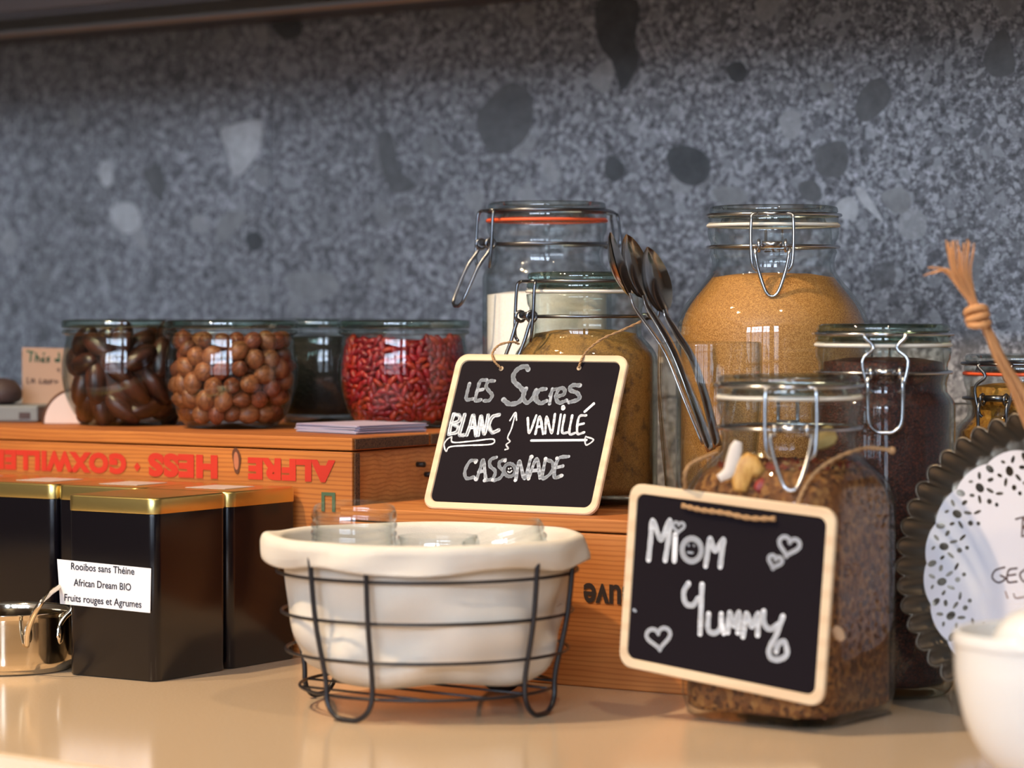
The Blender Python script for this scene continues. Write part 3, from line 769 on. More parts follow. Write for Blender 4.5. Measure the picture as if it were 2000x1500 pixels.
clip_jar('clip_top_jar', 'big square clip-top jar of fruit muesli behind the front chalkboard', MX, MY, .0002, .2405, MR, .0508, (M['muesli_glass'], M['thick_glass']), .042, TOC(.16, 2.0), True, MROT, MC, ck=dict(lever='v', k=1.05, lever_len=.040, zwire=.037, out=.013), gasket=M['rubber_white'], fill_top=.176,
         fill=('muesli', 'toasted muesli mass inside the big square jar', 'muesli', muesli_core), wires=M['steel'], foot=.018)
# loose flakes of the muesli pressed against the glass
def flakes():
    cols = [(.24, .085, .018), (.36, .16, .04), (.15, .040, .010), (.30, .115, .026), (.09, .026, .009), (.40, .22, .075), (.24, .030, .010), (.035, .016, .010)]
    mats = [plain('flake_%s' % 'abcdefgh'[i], c, .7) for i, c in enumerate(cols)]
    mb = MB(); idx = []; g = random.Random(5)
    def sec(z):
        if z < .149: return MR - .0046, MC - .003
        u = min(1, (z - .149) / .042); a = MR - .0046 + (.0475 - MR) * u ** 1.6; return a - .0004, min(a - .001, MC + (a - MC) * u)
    for _ in range(5200):
        z = g.uniform(.010, .178) if g.random() < .9 else .177
        a, r = sec(z); k = g.randrange(96); x, y = rsq(a, r, 96)[k]; x2, y2 = rsq(a, r, 96)[(k + 1) % 96]; q = g.random()
        x += (x2 - x) * q; y += (y2 - y) * q
        if z == .177: s_ = math.sqrt(g.random()); x *= s_; y *= s_
        n = Vector((x2 - x, y2 - y, 0)); nn = Vector((x, y, 0)).normalized()
        s = g.uniform(.0018, .0042); T = nn.cross(Vector((0, 0, 1))); up_ = Vector((0, 0, 1)); ang = g.uniform(0, 6.3)
        t1 = T * math.cos(ang) + up_ * math.sin(ang) + nn * g.uniform(-.25, .25); t2 = t1.cross(nn).normalized()
        c = Vector((x, y, z)) - nn * (.0012 + s * .25)
        m = 6; pts = [c + (t1 * math.cos(2 * pi * i / m) * s + t2 * math.sin(2 * pi * i / m) * s * .75) * g.uniform(.8, 1.1) for i in range(m)]
        pts.append(c + nn * .0010)
        f0 = len(mb.f); mb.add(pts, [(i, (i + 1) % m, m) for i in range(m)]); ci = g.choice((0, 0, 1, 1, 2, 3, 3, 4, 5, 6, 7) if z < .15 else (0, 1, 2, 4, 6, 6, 6, 7, 2, 5)); idx += [ci] * (len(mb.f) - f0)
    me = mb.mesh('muesli_flakes', mats, False); me.polygons.foreach_set('material_index', idx)
    tag(obj('muesli_flakes', me, None, P(MX, MY, .0002), (0, 0, MROT)), 'loose oat and fruit flakes of the muesli against the glass', 'muesli', kind='stuff')
flakes()
def at_muesli(px, py, out):
    """point just inside the front of the muesli jar shoulder"""
    r = ray(px, py); c = P(MX, MY, 0); d = c.y - out; return CAM + r * (d / r.y)
def chunk(name, label, cat, path, wid, th, m, out, group=None):
    q = [at_muesli(px, py, out) for px, py in path]; q = smooth_prof(q, 4); mb = MB()
    v = []; f = []; n = 8
    for i, p in enumerate(q):
        tg_ = (q[min(i + 1, len(q) - 1)] - q[max(i - 1, 0)]).normalized(); side = tg_.cross(Vector((0, -1, 0))).normalized()
        u = i / (len(q) - 1); w = wid * (.45 + .75 * math.sin(pi * min(max(u, .06), .94)) ** .6)
        for k in range(n):
            a = 2 * pi * k / n; v.append(p + side * math.cos(a) * w / 2 + Vector((0, -1, 0)) * math.sin(a) * th / 2)
    for i in range(len(q) - 1):
        for k in range(n): f.append((i * n + k, i * n + (k + 1) % n, (i + 1) * n + (k + 1) % n, (i + 1) * n + k))
    f.append(tuple(range(n))[::-1]); f.append(tuple((len(q) - 1) * n + k for k in range(n)))
    c = q[len(q) // 2]; o = mb.add([p - c for p in v], f).build(name, m, None, True, c); tag(o, label, cat, group); return o
cocom = plain('coconut_white', (.74, .66, .58), .6); banm = nutmat('banana_chip', (.55, .27, .06), (.72, .42, .12)); redm = nutmat('red_fruit', (.40, .03, .012), (.55, .07, .03))
chunk('coconut_curl', 'curved white coconut flake high in the muesli jar', 'coconut flake', [(1404, 935), (1424, 922), (1432, 900), (1438, 875), (1442, 862)], .0085, .0025, cocom, .048)
chunk('banana_chip', 'yellow banana chip beside the coconut curl in the muesli jar', 'banana chip', [(1446, 960), (1450, 930), (1462, 905), (1486, 925)], .0135, .003, banm, .048)
chunk('apple_slice', 'pale yellow fruit slice under the neck of the muesli jar', 'fruit piece', [(1588, 870), (1604, 860), (1622, 850), (1632, 846)], .0125, .004, plain('pale_fruit', (.50, .36, .13), .6), .034)
chunk('dried_strawberry', 'orange red dried fruit piece at the right of the muesli jar', 'fruit piece', [(1634, 950), (1646, 946), (1662, 940)], .0135, .006, redm, .030)
chunk('raisin', 'dark raisin near the top of the muesli jar', 'raisin', [(1628, 918), (1640, 922), (1654, 924)], .008, .005, M['dark_clay'], .030)
chunk('almond_piece', 'pale nut piece low in the muesli beside the chalkboard edge', 'nut', [(1628, 1226), (1636, 1236), (1646, 1250)], .007, .004, plain('pale_nut', (.62, .42, .26), .6), .0735)
chunk('dried_cranberry', 'dark red dried berry at the left of the muesli jar', 'berry', [(1478, 960), (1492, 950), (1508, 956)], .010, .005, nutmat('dark_red_fruit', (.20, .012, .01), (.34, .03, .02)), .050)

# ------------------------------------------------------------------ glass with spoons
gx_, gy_ = .1515, 2.178
tb = thing('tumbler', 'clear glass tumbler holding three steel spoons', 'glass', P(gx_, gy_, .1285))
go = [(0, .010), (.024, .010), (.027, .0), (.031, .002), (.0325, .012), (.0365, .045), (.0395, .085), (.0400, .110), (.0395, .131), (.0386, .1325)]
gi = [(.0380, .1320), (.0384, .110), (.0380, .085), (.0350, .045), (.0310, .016), (.0, .014)]
MB().add(*lathe([(p.x, p.y) for p in smooth_prof(go, 3)], 72)).build('glass_wall', M['glass'], tb)
MB().add(*lathe([(max(0, p.x), p.y) for p in smooth_prof(gi, 3)], 72)).build('inner_wall', M['glass_in'], tb)
def spoon(label, pts, yaw, bw=.0135, bl=.026, sgn=1, face=None):
    """pts: handle path from foot to neck (world). bowl continues the last direction"""
    t = thing('spoon', label, 'spoon', pts[0], 0, 'steel spoons standing in the tumbler')
    o = Vector(pts[0]); q = smooth_prof([Vector(p) - o for p in pts], 8)
    n = Vector((math.cos(yaw), math.sin(yaw), 0))
    v = []; f = []; N = len(q)
    for i, p in enumerate(q):
        tg_ = (q[min(i + 1, N - 1)] - q[max(i - 1, 0)]).normalized(); nn = (n - tg_ * n.dot(tg_)).normalized(); s = tg_.cross(nn)
        u = i / (N - 1); w = .0055 * (1.05 - .55 * u) if u < .9 else .0028; th = .0011
        for k in range(8):
            a = 2 * pi * k / 8; v.append(p + s * math.cos(a) * w + nn * math.sin(a) * th)
    for i in range(N - 1):
        for k in range(8): f.append((i * 8 + k, i * 8 + (k + 1) % 8, (i + 1) * 8 + (k + 1) % 8, (i + 1) * 8 + k))
    f.append(tuple(range(8))[::-1])
    MB().add(v, f).build('handle', M['spoon'], t)
    d = (q[-1] - q[-4]).normalized(); nn = (n - d * n.dot(d)).normalized(); s = d.cross(nn)
    bm = MB(); NU, NV = 14, 10
    for side in (0, 1):
        vv = []
        for i in range(NU + 1):
            u = i / NU; w = bw * (math.sin(pi * u ** .85) ** .62 if 0 < u < 1 else .02)
            for k in range(NV + 1):
                s_ = -1 + 2 * k / NV; depth = .0075 * (math.sin(pi * u) ** .8 if 0 < u < 1 else 0) * (1 - s_ * s_)
                vv.append(q[-1] + d * (u * bl * 2 - .003) + s * w * s_ - nn * (depth * sgn + side * .0009))
        bm.add(vv, [(i * (NV + 1) + k, i * (NV + 1) + k + 1, (i + 1) * (NV + 1) + k + 1, (i + 1) * (NV + 1) + k) for i in range(NU) for k in range(NV)])
    bm.build('bowl', M['spoon'], t)
def sp(px, py, d): r = ray(px, py); return CAM + r * (d / r.y)
spoon('steel spoon in the middle of the tumbler with its hollow reflecting tan', [sp(1390, 880, 2.195), sp(1350, 770, 2.195), sp(1318, 690, 2.200), sp(1286, 632, 2.203), sp(1266, 600, 2.204), sp(1258, 576, 2.204)], -.75, bw=.0150)
spoon('steel spoon seen edge-on, leftmost of the three in the tumbler', [sp(1374, 868, 2.168), sp(1335, 775, 2.172), sp(1300, 690, 2.178), sp(1262, 632, 2.180), sp(1240, 600, 2.180), sp(1230, 572, 2.180)], -.25, bw=.0140)
spoon('steel spoon standing most upright, rightmost in the tumbler', [sp(1402, 872, 2.160), sp(1376, 770, 2.158), sp(1352, 700, 2.156), sp(1324, 655, 2.154), sp(1304, 622, 2.154), sp(1298, 604, 2.154)], -.70, bw=.0165)

# ------------------------------------------------------------------ chalkboards
def board(name, label, origin, uax, nax, zax, corners, zoomc, group='small framed chalkboards', frame_w=.0060, rr=.010):
    """corners: TL TR BR BL in local plane coordinates (x right, z up). y axis points away from the viewer"""
    t = thing(name, label, 'sign', origin, 0, group)
    mw = Matrix((uax, nax, zax)).transposed(); t.rotation_euler = mw.to_euler()
    L = (Vector(corners[0]) - Vector(corners[1])).length; H = (Vector(corners[0]) - Vector(corners[3])).length
    U = homog([(0, H), (L, H), (L, 0), (0, 0)], corners)
    def rr_poly(m, r, n=7):
        out = []
        for (cx, cy, a0) in ((L - m - r, H - m - r, 0), (m + r, H - m - r, 90), (m + r, m + r, 180), (L - m - r, m + r, 270)):
            for i in range(n): a = math.radians(a0 + 90 * i / (n - 1)); out.append(U((cx + r * math.cos(a), cy + r * math.sin(a))))
        return out
    rings = [(rr_poly(.0008, rr), .0045), (rr_poly(0, rr), .0035), (rr_poly(0, rr), .0008), (rr_poly(.0008, rr), 0), (rr_poly(frame_w - .0005, rr * .62), 0), (rr_poly(frame_w, rr * .6), .0012), (rr_poly(frame_w, rr * .6), .0020)]
    n = len(rings[0][0]); v = []; f = []
    for poly, y in rings: v += [(x, y, z) for x, z in poly]
    for i in range(len(rings) - 1):
        for k in range(n): f.append((i * n + k, i * n + (k + 1) % n, (i + 1) * n + (k + 1) % n, (i + 1) * n + k))
    f.append(tuple(range(n)))
    MB().add(v, f).build('frame', M['pale_wood'], t, False)
    inn = rr_poly(frame_w + .0001, rr * .6)
    MB().add(*prism(inn, .0020)).build('slate', M['slate'], t, False, (0, .0010, 0))
    Z = homog(zoomc, corners)
    return t, Z
# sugar sign
u30, v30 = frame(30.3)
lean = math.radians(24.3)
n1 = (v30 * math.cos(lean) - Vector((0, 0, 1)) * math.sin(lean)); z1_ = (Vector((0, 0, 1)) * math.cos(lean) + v30 * math.sin(lean))
s1, Z1 = board('chalkboard_sign', 'chalkboard lettered LES Sucres leaning on the vanilla sugar jar', P(-.0718, 2.2545, .1290), u30, n1, z1_, [(0, .1333), (.157, .1333), (.157, 0), (0, 0)], [(373, 133), (1724, 133), (1451, 1394), (92, 1337)])
W1 = .0021
les = [[(462, 365), (445, 430), (438, 488), (488, 484)], [(595, 335), (548, 342), (528, 400), (508, 495), (552, 490)], [(525, 418), (570, 408)], [(658, 342), (612, 345), (592, 385), (618, 425), (640, 455), (615, 495), (575, 498)]]
suc = [([(922, 250), (905, 226), (850, 240), (808, 290), (812, 345), (862, 392), (888, 440), (850, 505), (775, 522), (728, 488)], .0040),
       ([(905, 400), (884, 465), (908, 512), (952, 480), (985, 408)], .0034), ([(985, 410), (972, 480), (990, 505)], .0026), ([(1062, 402), (1008, 412), (985, 470), (1015, 515), (1065, 496)], .0034), ([(1112, 400), (1090, 518)], .0030), ([(1092, 455), (1120, 408), (1160, 402)], .0028),
       ([(1150, 462), (1205, 440), (1205, 400), (1165, 400), (1140, 465), (1165, 510), (1222, 492)], .0032), ([(1330, 372), (1268, 372), (1252, 408), (1312, 435), (1322, 480), (1245, 505)], .0034)]
bla = [[(340, 605), (318, 680), (302, 758)], [(340, 605), (385, 618), (378, 660), (325, 680), (372, 700), (362, 745), (302, 760)], [(425, 608), (405, 680), (385, 762), (420, 768)], [(440, 768), (468, 690), (492, 615), (512, 772)], [(460, 712), (506, 705)],
       [(530, 768), (552, 622), (578, 758), (608, 612)], [(692, 608), (642, 625), (614, 690), (640, 745), (690, 728)]]
arr = [[(322, 782), (335, 825), (480, 815), (642, 798), (632, 838), (450, 848), (310, 860), (280, 895), (264, 842), (290, 800), (322, 782)], [(740, 880), (765, 870), (748, 842), (778, 815), (760, 785), (790, 715), (818, 610)], [(778, 652), (822, 588), (830, 648)],
       ([(945, 808), (1380, 802)], .0022), [(1375, 775), (1436, 800), (1380, 842), (1368, 800), (1375, 775)]]
van = [[(918, 632), (930, 748), (985, 610)], [(978, 755), (1012, 618), (1038, 755)], [(988, 702), (1030, 695)], [(1056, 752), (1066, 620), (1106, 748), (1132, 598)], [(1178, 602), (1155, 752)], ([(1196, 542), (1198, 552)], .0035), [(1208, 608), (1188, 740), (1236, 742)], [(1268, 610), (1245, 750), (1300, 744)],
       [(1378, 608), (1322, 622), (1308, 748), (1362, 742)], [(1316, 682), (1360, 672)], ([(1368, 578), (1438, 516)], .0026)]
cas = [[(515, 968), (465, 972), (425, 1050), (438, 1105), (495, 1096)], [(515, 1115), (545, 1030), (568, 962), (588, 1118)], [(532, 1055), (582, 1046)], [(672, 940), (625, 960), (622, 1010), (662, 1050), (640, 1108), (588, 1120)], [(742, 958), (698, 975), (695, 1015), (728, 1050), (700, 1102), (650, 1122)],
       [(775 + 45 * math.cos(a), 1040 + 50 * math.sin(a)) for a in [i * pi / 6 for i in range(13)]], [(822, 1118), (852, 970), (892, 1108), (942, 935)], [(922, 1105), (988, 950), (1012, 1102)], [(942, 1046), (1004, 1040)], [(1056, 955), (1030, 1102), (1100, 1060), (1115, 985), (1056, 955)],
       [(1240, 932), (1155, 952), (1125, 1092), (1188, 1082)], [(1140, 1020), (1192, 1008)]]
dots = [[(x, y), (x + 2, y + 2)] for x, y in ((510, 1112), (580, 1122), (642, 1118), (818, 1120), (922, 1106), (1180, 1082), (948, 935), (1058, 952), (1148, 948), (738, 968), (508, 978))]
strokes(les, Z1, .0030, .00085).build('chalk_words', M['chalk_grey'], s1, False)
strokes(suc, Z1, .0030, .00082).build('chalk_words', M['chalk_grey'], s1, False)
strokes(cas, Z1, .0029, .00084).build('chalk_words', M['chalk_grey'], s1, False)
strokes(bla, Z1, .0034, .00086).build('chalk_words', M['chalk_grey'], s1, False)
strokes(bla, lambda p: Z1((p[0] - 7, p[1] - 6)), .0012, .00070).build('chalk_outline', M['chalk'], s1, False)
strokes(bla, lambda p: Z1((p[0] + 8, p[1] + 6)), .0012, .00060).build('chalk_outline', M['chalk'], s1, False)
strokes(van, Z1, W1, .00080).build('chalk_words', M['chalk'], s1, False)
strokes(arr, Z1, .0013, .00078).build('chalk_arrows', M['chalk'], s1, False)
strokes(dots, Z1, .0030, .00060).build('chalk_dots', M['chalk'], s1, False)
strokes([[(768, 1030), (769, 1032)], [(785, 1026), (786, 1028)], [(762, 1052), (776, 1060), (792, 1048)]], Z1, .0012, .00055).build('chalk_smiley', M['chalk'], s1, False)
# twine on the sugar sign
def twine(pts, r=.0009, seed=0):
    q = smooth_prof(pts, 10); out = MB()
    for s in (0, pi):
        pp = []
        for i, p in enumerate(q):
            tg_ = (q[min(i + 1, len(q) - 1)] - q[max(i - 1, 0)]).normalized(); n = tg_.orthogonal().normalized(); b = tg_.cross(n); a = i * .9 + s
            pp.append(p + (n * math.cos(a) + b * math.sin(a)) * r * .55)
        out.add(*tube(pp, r * .7, 6))
    return out
inv = s1.matrix_basis.inverted() if False else None
def to_local(t, p):
    mw = Matrix.Translation(t.location) @ t.rotation_euler.to_matrix().to_4x4(); return mw.inverted() @ p
def add_twine(t, pts, name='twine', r=.0009): return twine([to_local(t, Vector(p)) for p in pts], r).build(name, M['twine'], t)
h1 = Z1((712, 245)); h2 = Z1((1325, 235))
for h in (h1, h2):
    MB().add(*lathe([(0, 0), (.0016, 0), (.0021, .0004)], 14)).build('hole_rim', plain('hole_rim_tan', (.55, .42, .28), .8), s1, True, (h[0], .0009, h[1]), (pi / 2, 0, 0))  # small plain tan disc at each twine hole
mw1 = Matrix.Translation(s1.location) @ s1.rotation_euler.to_matrix().to_4x4()
A1 = mw1 @ Vector((h1[0], -.0002, h1[1])); B1 = mw1 @ Vector((h2[0], -.0002, h2[1]))
add_twine(s1, [A1, sp(966, 706, 2.275), sp(962, 690, 2.285), sp(975, 674, 2.29), sp(1000, 668, 2.295), sp(1014, 672, 2.30)])
add_twine(s1, [B1, sp(1136, 702, 2.24), sp(1148, 684, 2.245), sp(1176, 662, 2.247), sp(1215, 645, 2.249), sp(1252, 628, 2.256)])
# muesli sign
um, vm = frame(34.0)
lean2 = math.radians(3.0)
n2 = vm * math.cos(lean2) - Vector((0, 0, 1)) * math.sin(lean2); z2_ = Vector((0, 0, 1)) * math.cos(lean2) + vm * math.sin(lean2)
O2 = P(MX, MY, .07) - frame(36)[1] * (MR + .011)
cp = [on_plane(*c, O2, n2) for c in ((1230.4, 942.7), (1633.5, 994.5), (1606.3, 1382.8), (1207.2, 1299.9))]
org = cp[3]; loc2 = [((p - org).dot(um), (p - org).dot(z2_)) for p in cp]
s2, Z2 = board('chalkboard_sign', 'front chalkboard lettered MiOM Yummy with hearts, tied to the muesli jar', org, um, n2, z2_, loc2, [(163, 492), (980, 597), (925, 1384), (116, 1216)], frame_w=.0068)
def heart(cx, cy, s, tilt=0.0):
    pts = []
    for i in range(21):
        a = 2 * pi * i / 20; x = 16 * math.sin(a) ** 3; y = -(13 * math.cos(a) - 5 * math.cos(2 * a) - 2 * math.cos(3 * a) - math.cos(4 * a))
        x, y = x * s / 34, y * s / 34; pts.append((cx + x * math.cos(tilt) - y * math.sin(tilt), cy + x * math.sin(tilt) + y * math.cos(tilt)))
    return pts
mi = [[(234, 797), (242, 720), (250, 642), (275, 705), (288, 712), (318, 642), (312, 720), (300, 800)], [(340, 698), (336, 802)], [(405 + 38 * math.cos(a), 758 + 45 * math.sin(a)) for a in [i * pi / 8 for i in range(17)]],
      [(460, 822), (468, 770), (478, 715), (498, 762), (530, 718), (524, 770), (518, 825)]]
yu = [[(392, 892), (374, 925), (380, 968), (408, 978), (432, 950)], [(446, 896), (442, 990), (438, 1090)], [(472, 1012), (470, 1070), (490, 1088), (518, 1070), (522, 1012)], [(522, 1040), (532, 1088)], [(548, 1085), (556, 1008), (572, 1058), (592, 1006), (588, 1085)], [(608, 1102), (622, 1012), (644, 1062), (668, 1012), (666, 1095)],
      [(690, 1002), (692, 1050), (715, 1072), (745, 1055)], [(766, 1022), (740, 1095), (712, 1150), (718, 1185), (752, 1192), (782, 1170), (772, 1122), (748, 1132), (740, 1160)]]
strokes(mi, Z2, .0038, .00085, .06).build('chalk_words', M['chalk'], s2, False)
strokes(yu, Z2, .0038, .00085, .06).build('chalk_words', M['chalk'], s2, False)
strokes([heart(353, 667, 48, .1)], Z2, .0022, .0008, .05).build('chalk_heart', M['chalk'], s2, False)
for h in ((790, 742, 88, .25), (735, 804, 58, .3), (274, 1105, 100, -.1)):
    strokes([heart(*h)], Z2, .0030, .0008, .05).build('chalk_heart', M['chalk'], s2, False)
strokes([[(392, 738), (394, 742)], [(414, 740), (416, 743)], [(390, 768), (410, 770)]], Z2, .0013, .0007).build('chalk_smiley', M['chalk_grey'], s2, False)
strokes([[(176, 996), (182, 1000)]], Z2, .0020, .0008).build('chalk_smudge', M['chalk_grey'], s2, False)
mw2 = Matrix.Translation(s2.location) @ s2.rotation_euler.to_matrix().to_4x4()
tw = [mw2 @ Vector((Z2(p)[0], -.0012, Z2(p)[1])) for p in ((372, 582), (450, 600), (540, 612), (640, 632), (742, 635))]
add_twine(s2, tw, r=.0016)
add_twine(s2, [mw2 @ Vector((Z2((368, 540))[0], .0052, Z2((368, 540))[1])), sp(1338, 925, 1.955), sp(1352, 905, 1.96), sp(1378, 893, 1.965), sp(1402, 884, 1.975)], r=.0013)
add_twine(s2, [mw2 @ Vector((Z2((808, 585))[0], .0052, Z2((808, 585))[1])), sp(1572, 952, 1.925), sp(1598, 918, 1.935), sp(1640, 892, 1.945), sp(1688, 876, 1.965), sp(1715, 876, 1.968), sp(1744, 880, 1.968)], r=.0013)
MB().add(*ellipsoid(.0028, .0028, .0028, 10, 8)).build('twine_knot', M['twine'], s2, True, to_local(s2, sp(1742, 880, 1.968)))

# ------------------------------------------------------------------ bread basket
BX, BY = -.0610, 2.047
bk = thing('bread_basket', 'round black wire basket with a cream cotton liner holding small glasses', 'basket', P(BX, BY, 0))
def bw(az, r, z): return (r * math.cos(az), r * math.sin(az), z)
def Rb(z): return .0965 + (z / .125) * .0150
WR = .0012
for z in (.0995, .0705, .0430):
    MB().add(*tube(ring_pts(Rb(z) + .0, z, 72), WR, 8, True)).build('ring_wire', M['black_wire'], bk)
MB().add(*tube(ring_pts(.092, .0165, 72), WR, 8, True)).build('base_ring', M['black_wire'], bk)
for k in range(-2, 3):
    x = k * .034; h_ = math.sqrt(max(.092 ** 2 - x * x, 1e-6)); c, s_ = math.cos(.9), math.sin(.9)
    MB().add(*tube([(x * c - (-h_) * s_, x * s_ + (-h_) * c, .0165), (x * c - h_ * s_, x * s_ + h_ * c, .0165)], WR * .8, 6)).build('base_wire', M['black_wire'], bk)
az0 = math.atan2(1.976 - BY, -.1067 - BX)
for j in range(4):
    a = az0 + j * pi / 2; da = .215
    L = []
    for s in (-1, 1):
        col_ = [bw(a + s * da, Rb(.116) + .0016, .116), bw(a + s * da * .98, Rb(.07) + .0022, .07), bw(a + s * da * .95, .0985, .030), bw(a + s * da * .88, .0980, .0125), bw(a + s * da * .50, .0975, .0034), bw(a, .0975, .0017)]
        L.append(col_)
    path = L[0] + L[1][::-1][1:]
    MB().add(*tube(smooth_prof(path, 6), .0019, 10)).build('leg_loop', M['black_wire'], bk)
# liner: bag + cuff
def liner():
    g = random.Random(3); n = 160; v = []; f = []
    ph = [g.uniform(0, 6.3) for _ in range(8)]
    def lump(a, z):
        return .0030 * math.sin(4 * a + ph[0] + 70 * z) + .0022 * math.sin(7 * a + ph[1] - 110 * z + 1.5 * math.sin(3 * a)) + .0014 * math.sin(3 * a + ph[2] + 120 * z) + .0010 * math.sin(14 * a + ph[3] + 55 * z)
    prof = [(.0, .0220, 0), (.030, .0210, .2), (.055, .0212, .6), (.072, .0225, 1.2), (.086, .0300, 1.4), (.0930, .044, 1.1), (.0965, .062, .9), (.0990, .080, .7), (.101, .098, .5), (.1035, .112, .3), (.1060, .121, .2), (.1085, .1236, .1), (.1120, .1248, .1), (.1155, .1238, .1), (.1172, .120, .3), (.1172, .117, .6), (.1164, .1125, .9), (.1155, .1085, 1.0)]
    P_ = smooth_prof([Vector(p) for p in prof], 3)
    for p in P_:
        for k in range(n):
            a = 2 * pi * k / n; r, z, w = p
            rr = r + lump(a, z) * w * (1 if r > .03 else 0)
            if z < .036 and r > .03: z = z - .002 * math.sin(4 * a + ph[4]) * w + .0015
            # wavy hem and the flared corner at the left
            if w > 0 and p is not None and P_.index(p) > len(P_) * .66:
                hem = .5 + .5 * math.sin(7 * a + ph[5] + 1.3 * math.sin(2 * a)); z = z - .0045 * hem * (1 if z < .116 else .15)
                fl = math.exp(-((a - 3.30 + pi) % (2 * pi) - pi) ** 2 / .10); rr += .0065 * fl; z += .002 * fl
            if r > .104: rr *= 1 - .030 * min(1, (r - .104) / .008)
            if r <= .0001: rr = 0.0001
            v.append((rr * math.cos(a), rr * math.sin(a), z))
    for i in range(len(P_) - 1):
        for k in range(n): f.append((i * n + k, i * n + (k + 1) % n, (i + 1) * n + (k + 1) % n, (i + 1) * n + k))
    o = MB().add(v, f).build('cotton_liner', M['cloth'], bk)
    md = o.modifiers.new('thick', 'SOLIDIFY'); md.thickness = .0012; md.offset = 0
liner()
# small glasses
def small_glass(label, loc, tilt, h=.062, r=.0305):
    t = thing('glass_pot', label, 'glass', loc, 0, 'small glass pots in the bread basket'); t.rotation_euler = tilt
    o = [(0, .003), (r * .86, .0), (r * .95, .003), (r, .008), (r, h * .60), (r * .97, h * .66), (r * 1.02, h * .70), (r * .97, h * .75), (r * 1.02, h * .80), (r * .97, h * .85), (r * 1.01, h * .90), (r * .98, h * .97), (r * .955, h)]
    i_ = [(r * .94, h * .995), (r * .90, h * .9), (r * .90, h * .7), (r * .92, h * .55), (r * .92, .010), (r * .8, .006), (0, .0055)]
    MB().add(*lathe([(p.x, p.y) for p in smooth_prof(o, 3)], 56)).build('glass_wall', M['pot'], t)
    MB().add(*lathe([(max(p.x, 0), p.y) for p in smooth_prof(i_, 3)], 56)).build('inner_wall', M['glass_in'], t)
    return t
M['pot'] = thin_glass('pot_glass', (.97, .985, .99), (.30, .42, .50), 0.12)
def gp(px, py, d): return sp(px, py, d)
g1 = gp(689, 1000, 2.045)
small_glass('upright ribbed-neck glass pot standing highest, at the left of the basket', (g1.x, g1.y + .006, g1.z - .058), (.15, .02, 0))
small_glass('glass pot in the hole behind it, lying under the first', (g1.x - .001, g1.y + .001, Z0 + .0255), (0, 0, 0), .050) if False else None
g2 = gp(855, 1046, 2.075)
small_glass('low glass pot in the middle of the basket with only its rim showing', (g2.x, g2.y, g2.z - .062), (0, 0, 0))
g3 = gp(978, 1036, 2.045)
rot3 = (0.08, -.30, 0); R3 = Matrix.Rotation(-.30, 3, 'Y')
g3o = g3 - (R3 @ Vector((0, 0, .062)))
small_glass('glass pot tilted to the left against the right side of the basket', g3o, rot3)
g4 = gp(940, 1070, 2.01)

# ------------------------------------------------------------------ little saucepan
PX, PY = -.4040, 2.262
pn = thing('saucepan', 'small polished steel saucepan with a looped handle at the left edge', 'pan', P(PX, PY, 0))
po = smooth_prof([(0, .0005), (.046, .0), (.0515, .003), (.0545, .009), (.0545, .040), (.0548, .0445), (.0562, .0470), (.0560, .0480), (.0540, .0468)], 3)
pi_ = smooth_prof([(.0540, .0468), (.0530, .042), (.0528, .012), (.050, .005), (.044, .003), (0, .003)], 3)
MB().add(*lathe([(max(p.x, 0), p.y) for p in list(po) + list(pi_)], 72)).build('pan_body', M['copper'], pn)
def pl(px, py, d): return sp(px, py, d) - P(PX, PY, 0)
ha = smooth_prof([pl(52, 1262, 2.212), pl(54, 1235, 2.204), pl(64, 1205, 2.195), pl(80, 1178, 2.190), pl(98, 1158, 2.205), pl(120, 1144, 2.232), pl(134, 1144, 2.238), pl(141, 1165, 2.240), pl(140, 1190, 2.240), pl(126, 1205, 2.238), pl(115, 1224, 2.236), pl(113, 1246, 2.234)], 5)
MB().add(*tube(ha, .0023, 10)).build('loop_handle', M['copper'], pn)
for (x, y, d) in ((52, 1240, 2.2155), (114, 1238, 2.236)):
    p = pl(x, y, d); MB().add(*ellipsoid(.0045, .0035, .009, 12, 8)).build('handle_bracket', M['copper'], pn, True, p)

# ------------------------------------------------------------------ tart tin with doily
TX, TY = .3705, 1.985
ut, vt = frame(33.0); leant = math.radians(8)
nt = vt * math.cos(leant) - Vector((0, 0, 1)) * math.sin(leant); zt = Vector((0, 0, 1)) * math.cos(leant) + vt * math.sin(leant)
tt = thing('tart_tin', 'dark fluted tart tin standing on edge behind the white bowl, doily sign inside', 'baking tin', P(TX, TY, .1085))
tt.rotation_euler = Matrix((ut, nt, zt)).transposed().to_euler()
NF = 44
def flute(r0, r1, y, n=NF * 8):
    out = []
    for k in range(n):
        a = 2 * pi * k / n; s = abs(math.sin(a * NF / 2)); r = r0 + (r1 - r0) * s ** .8; out.append((r * math.cos(a), y, r * math.sin(a)))
    return out
rings = [flute(.0985, .1055, -.012), flute(.0995, .1065, -.0115), flute(.0985, .1050, -.010), flute(.0915, .0955, .012), flute(.0905, .0905, .013), flute(.001, .001, .013)]
v = []; f = []; n = NF * 8
for r in rings: v += r
for i in range(len(rings) - 1):
    for k in range(n): f.append((i * n + k, i * n + (k + 1) % n, (i + 1) * n + (k + 1) % n, (i + 1) * n + k))
o = MB().add(v, f).build('fluted_pan', M['tart'], tt); md = o.modifiers.new('thick', 'SOLIDIFY'); md.thickness = .0008
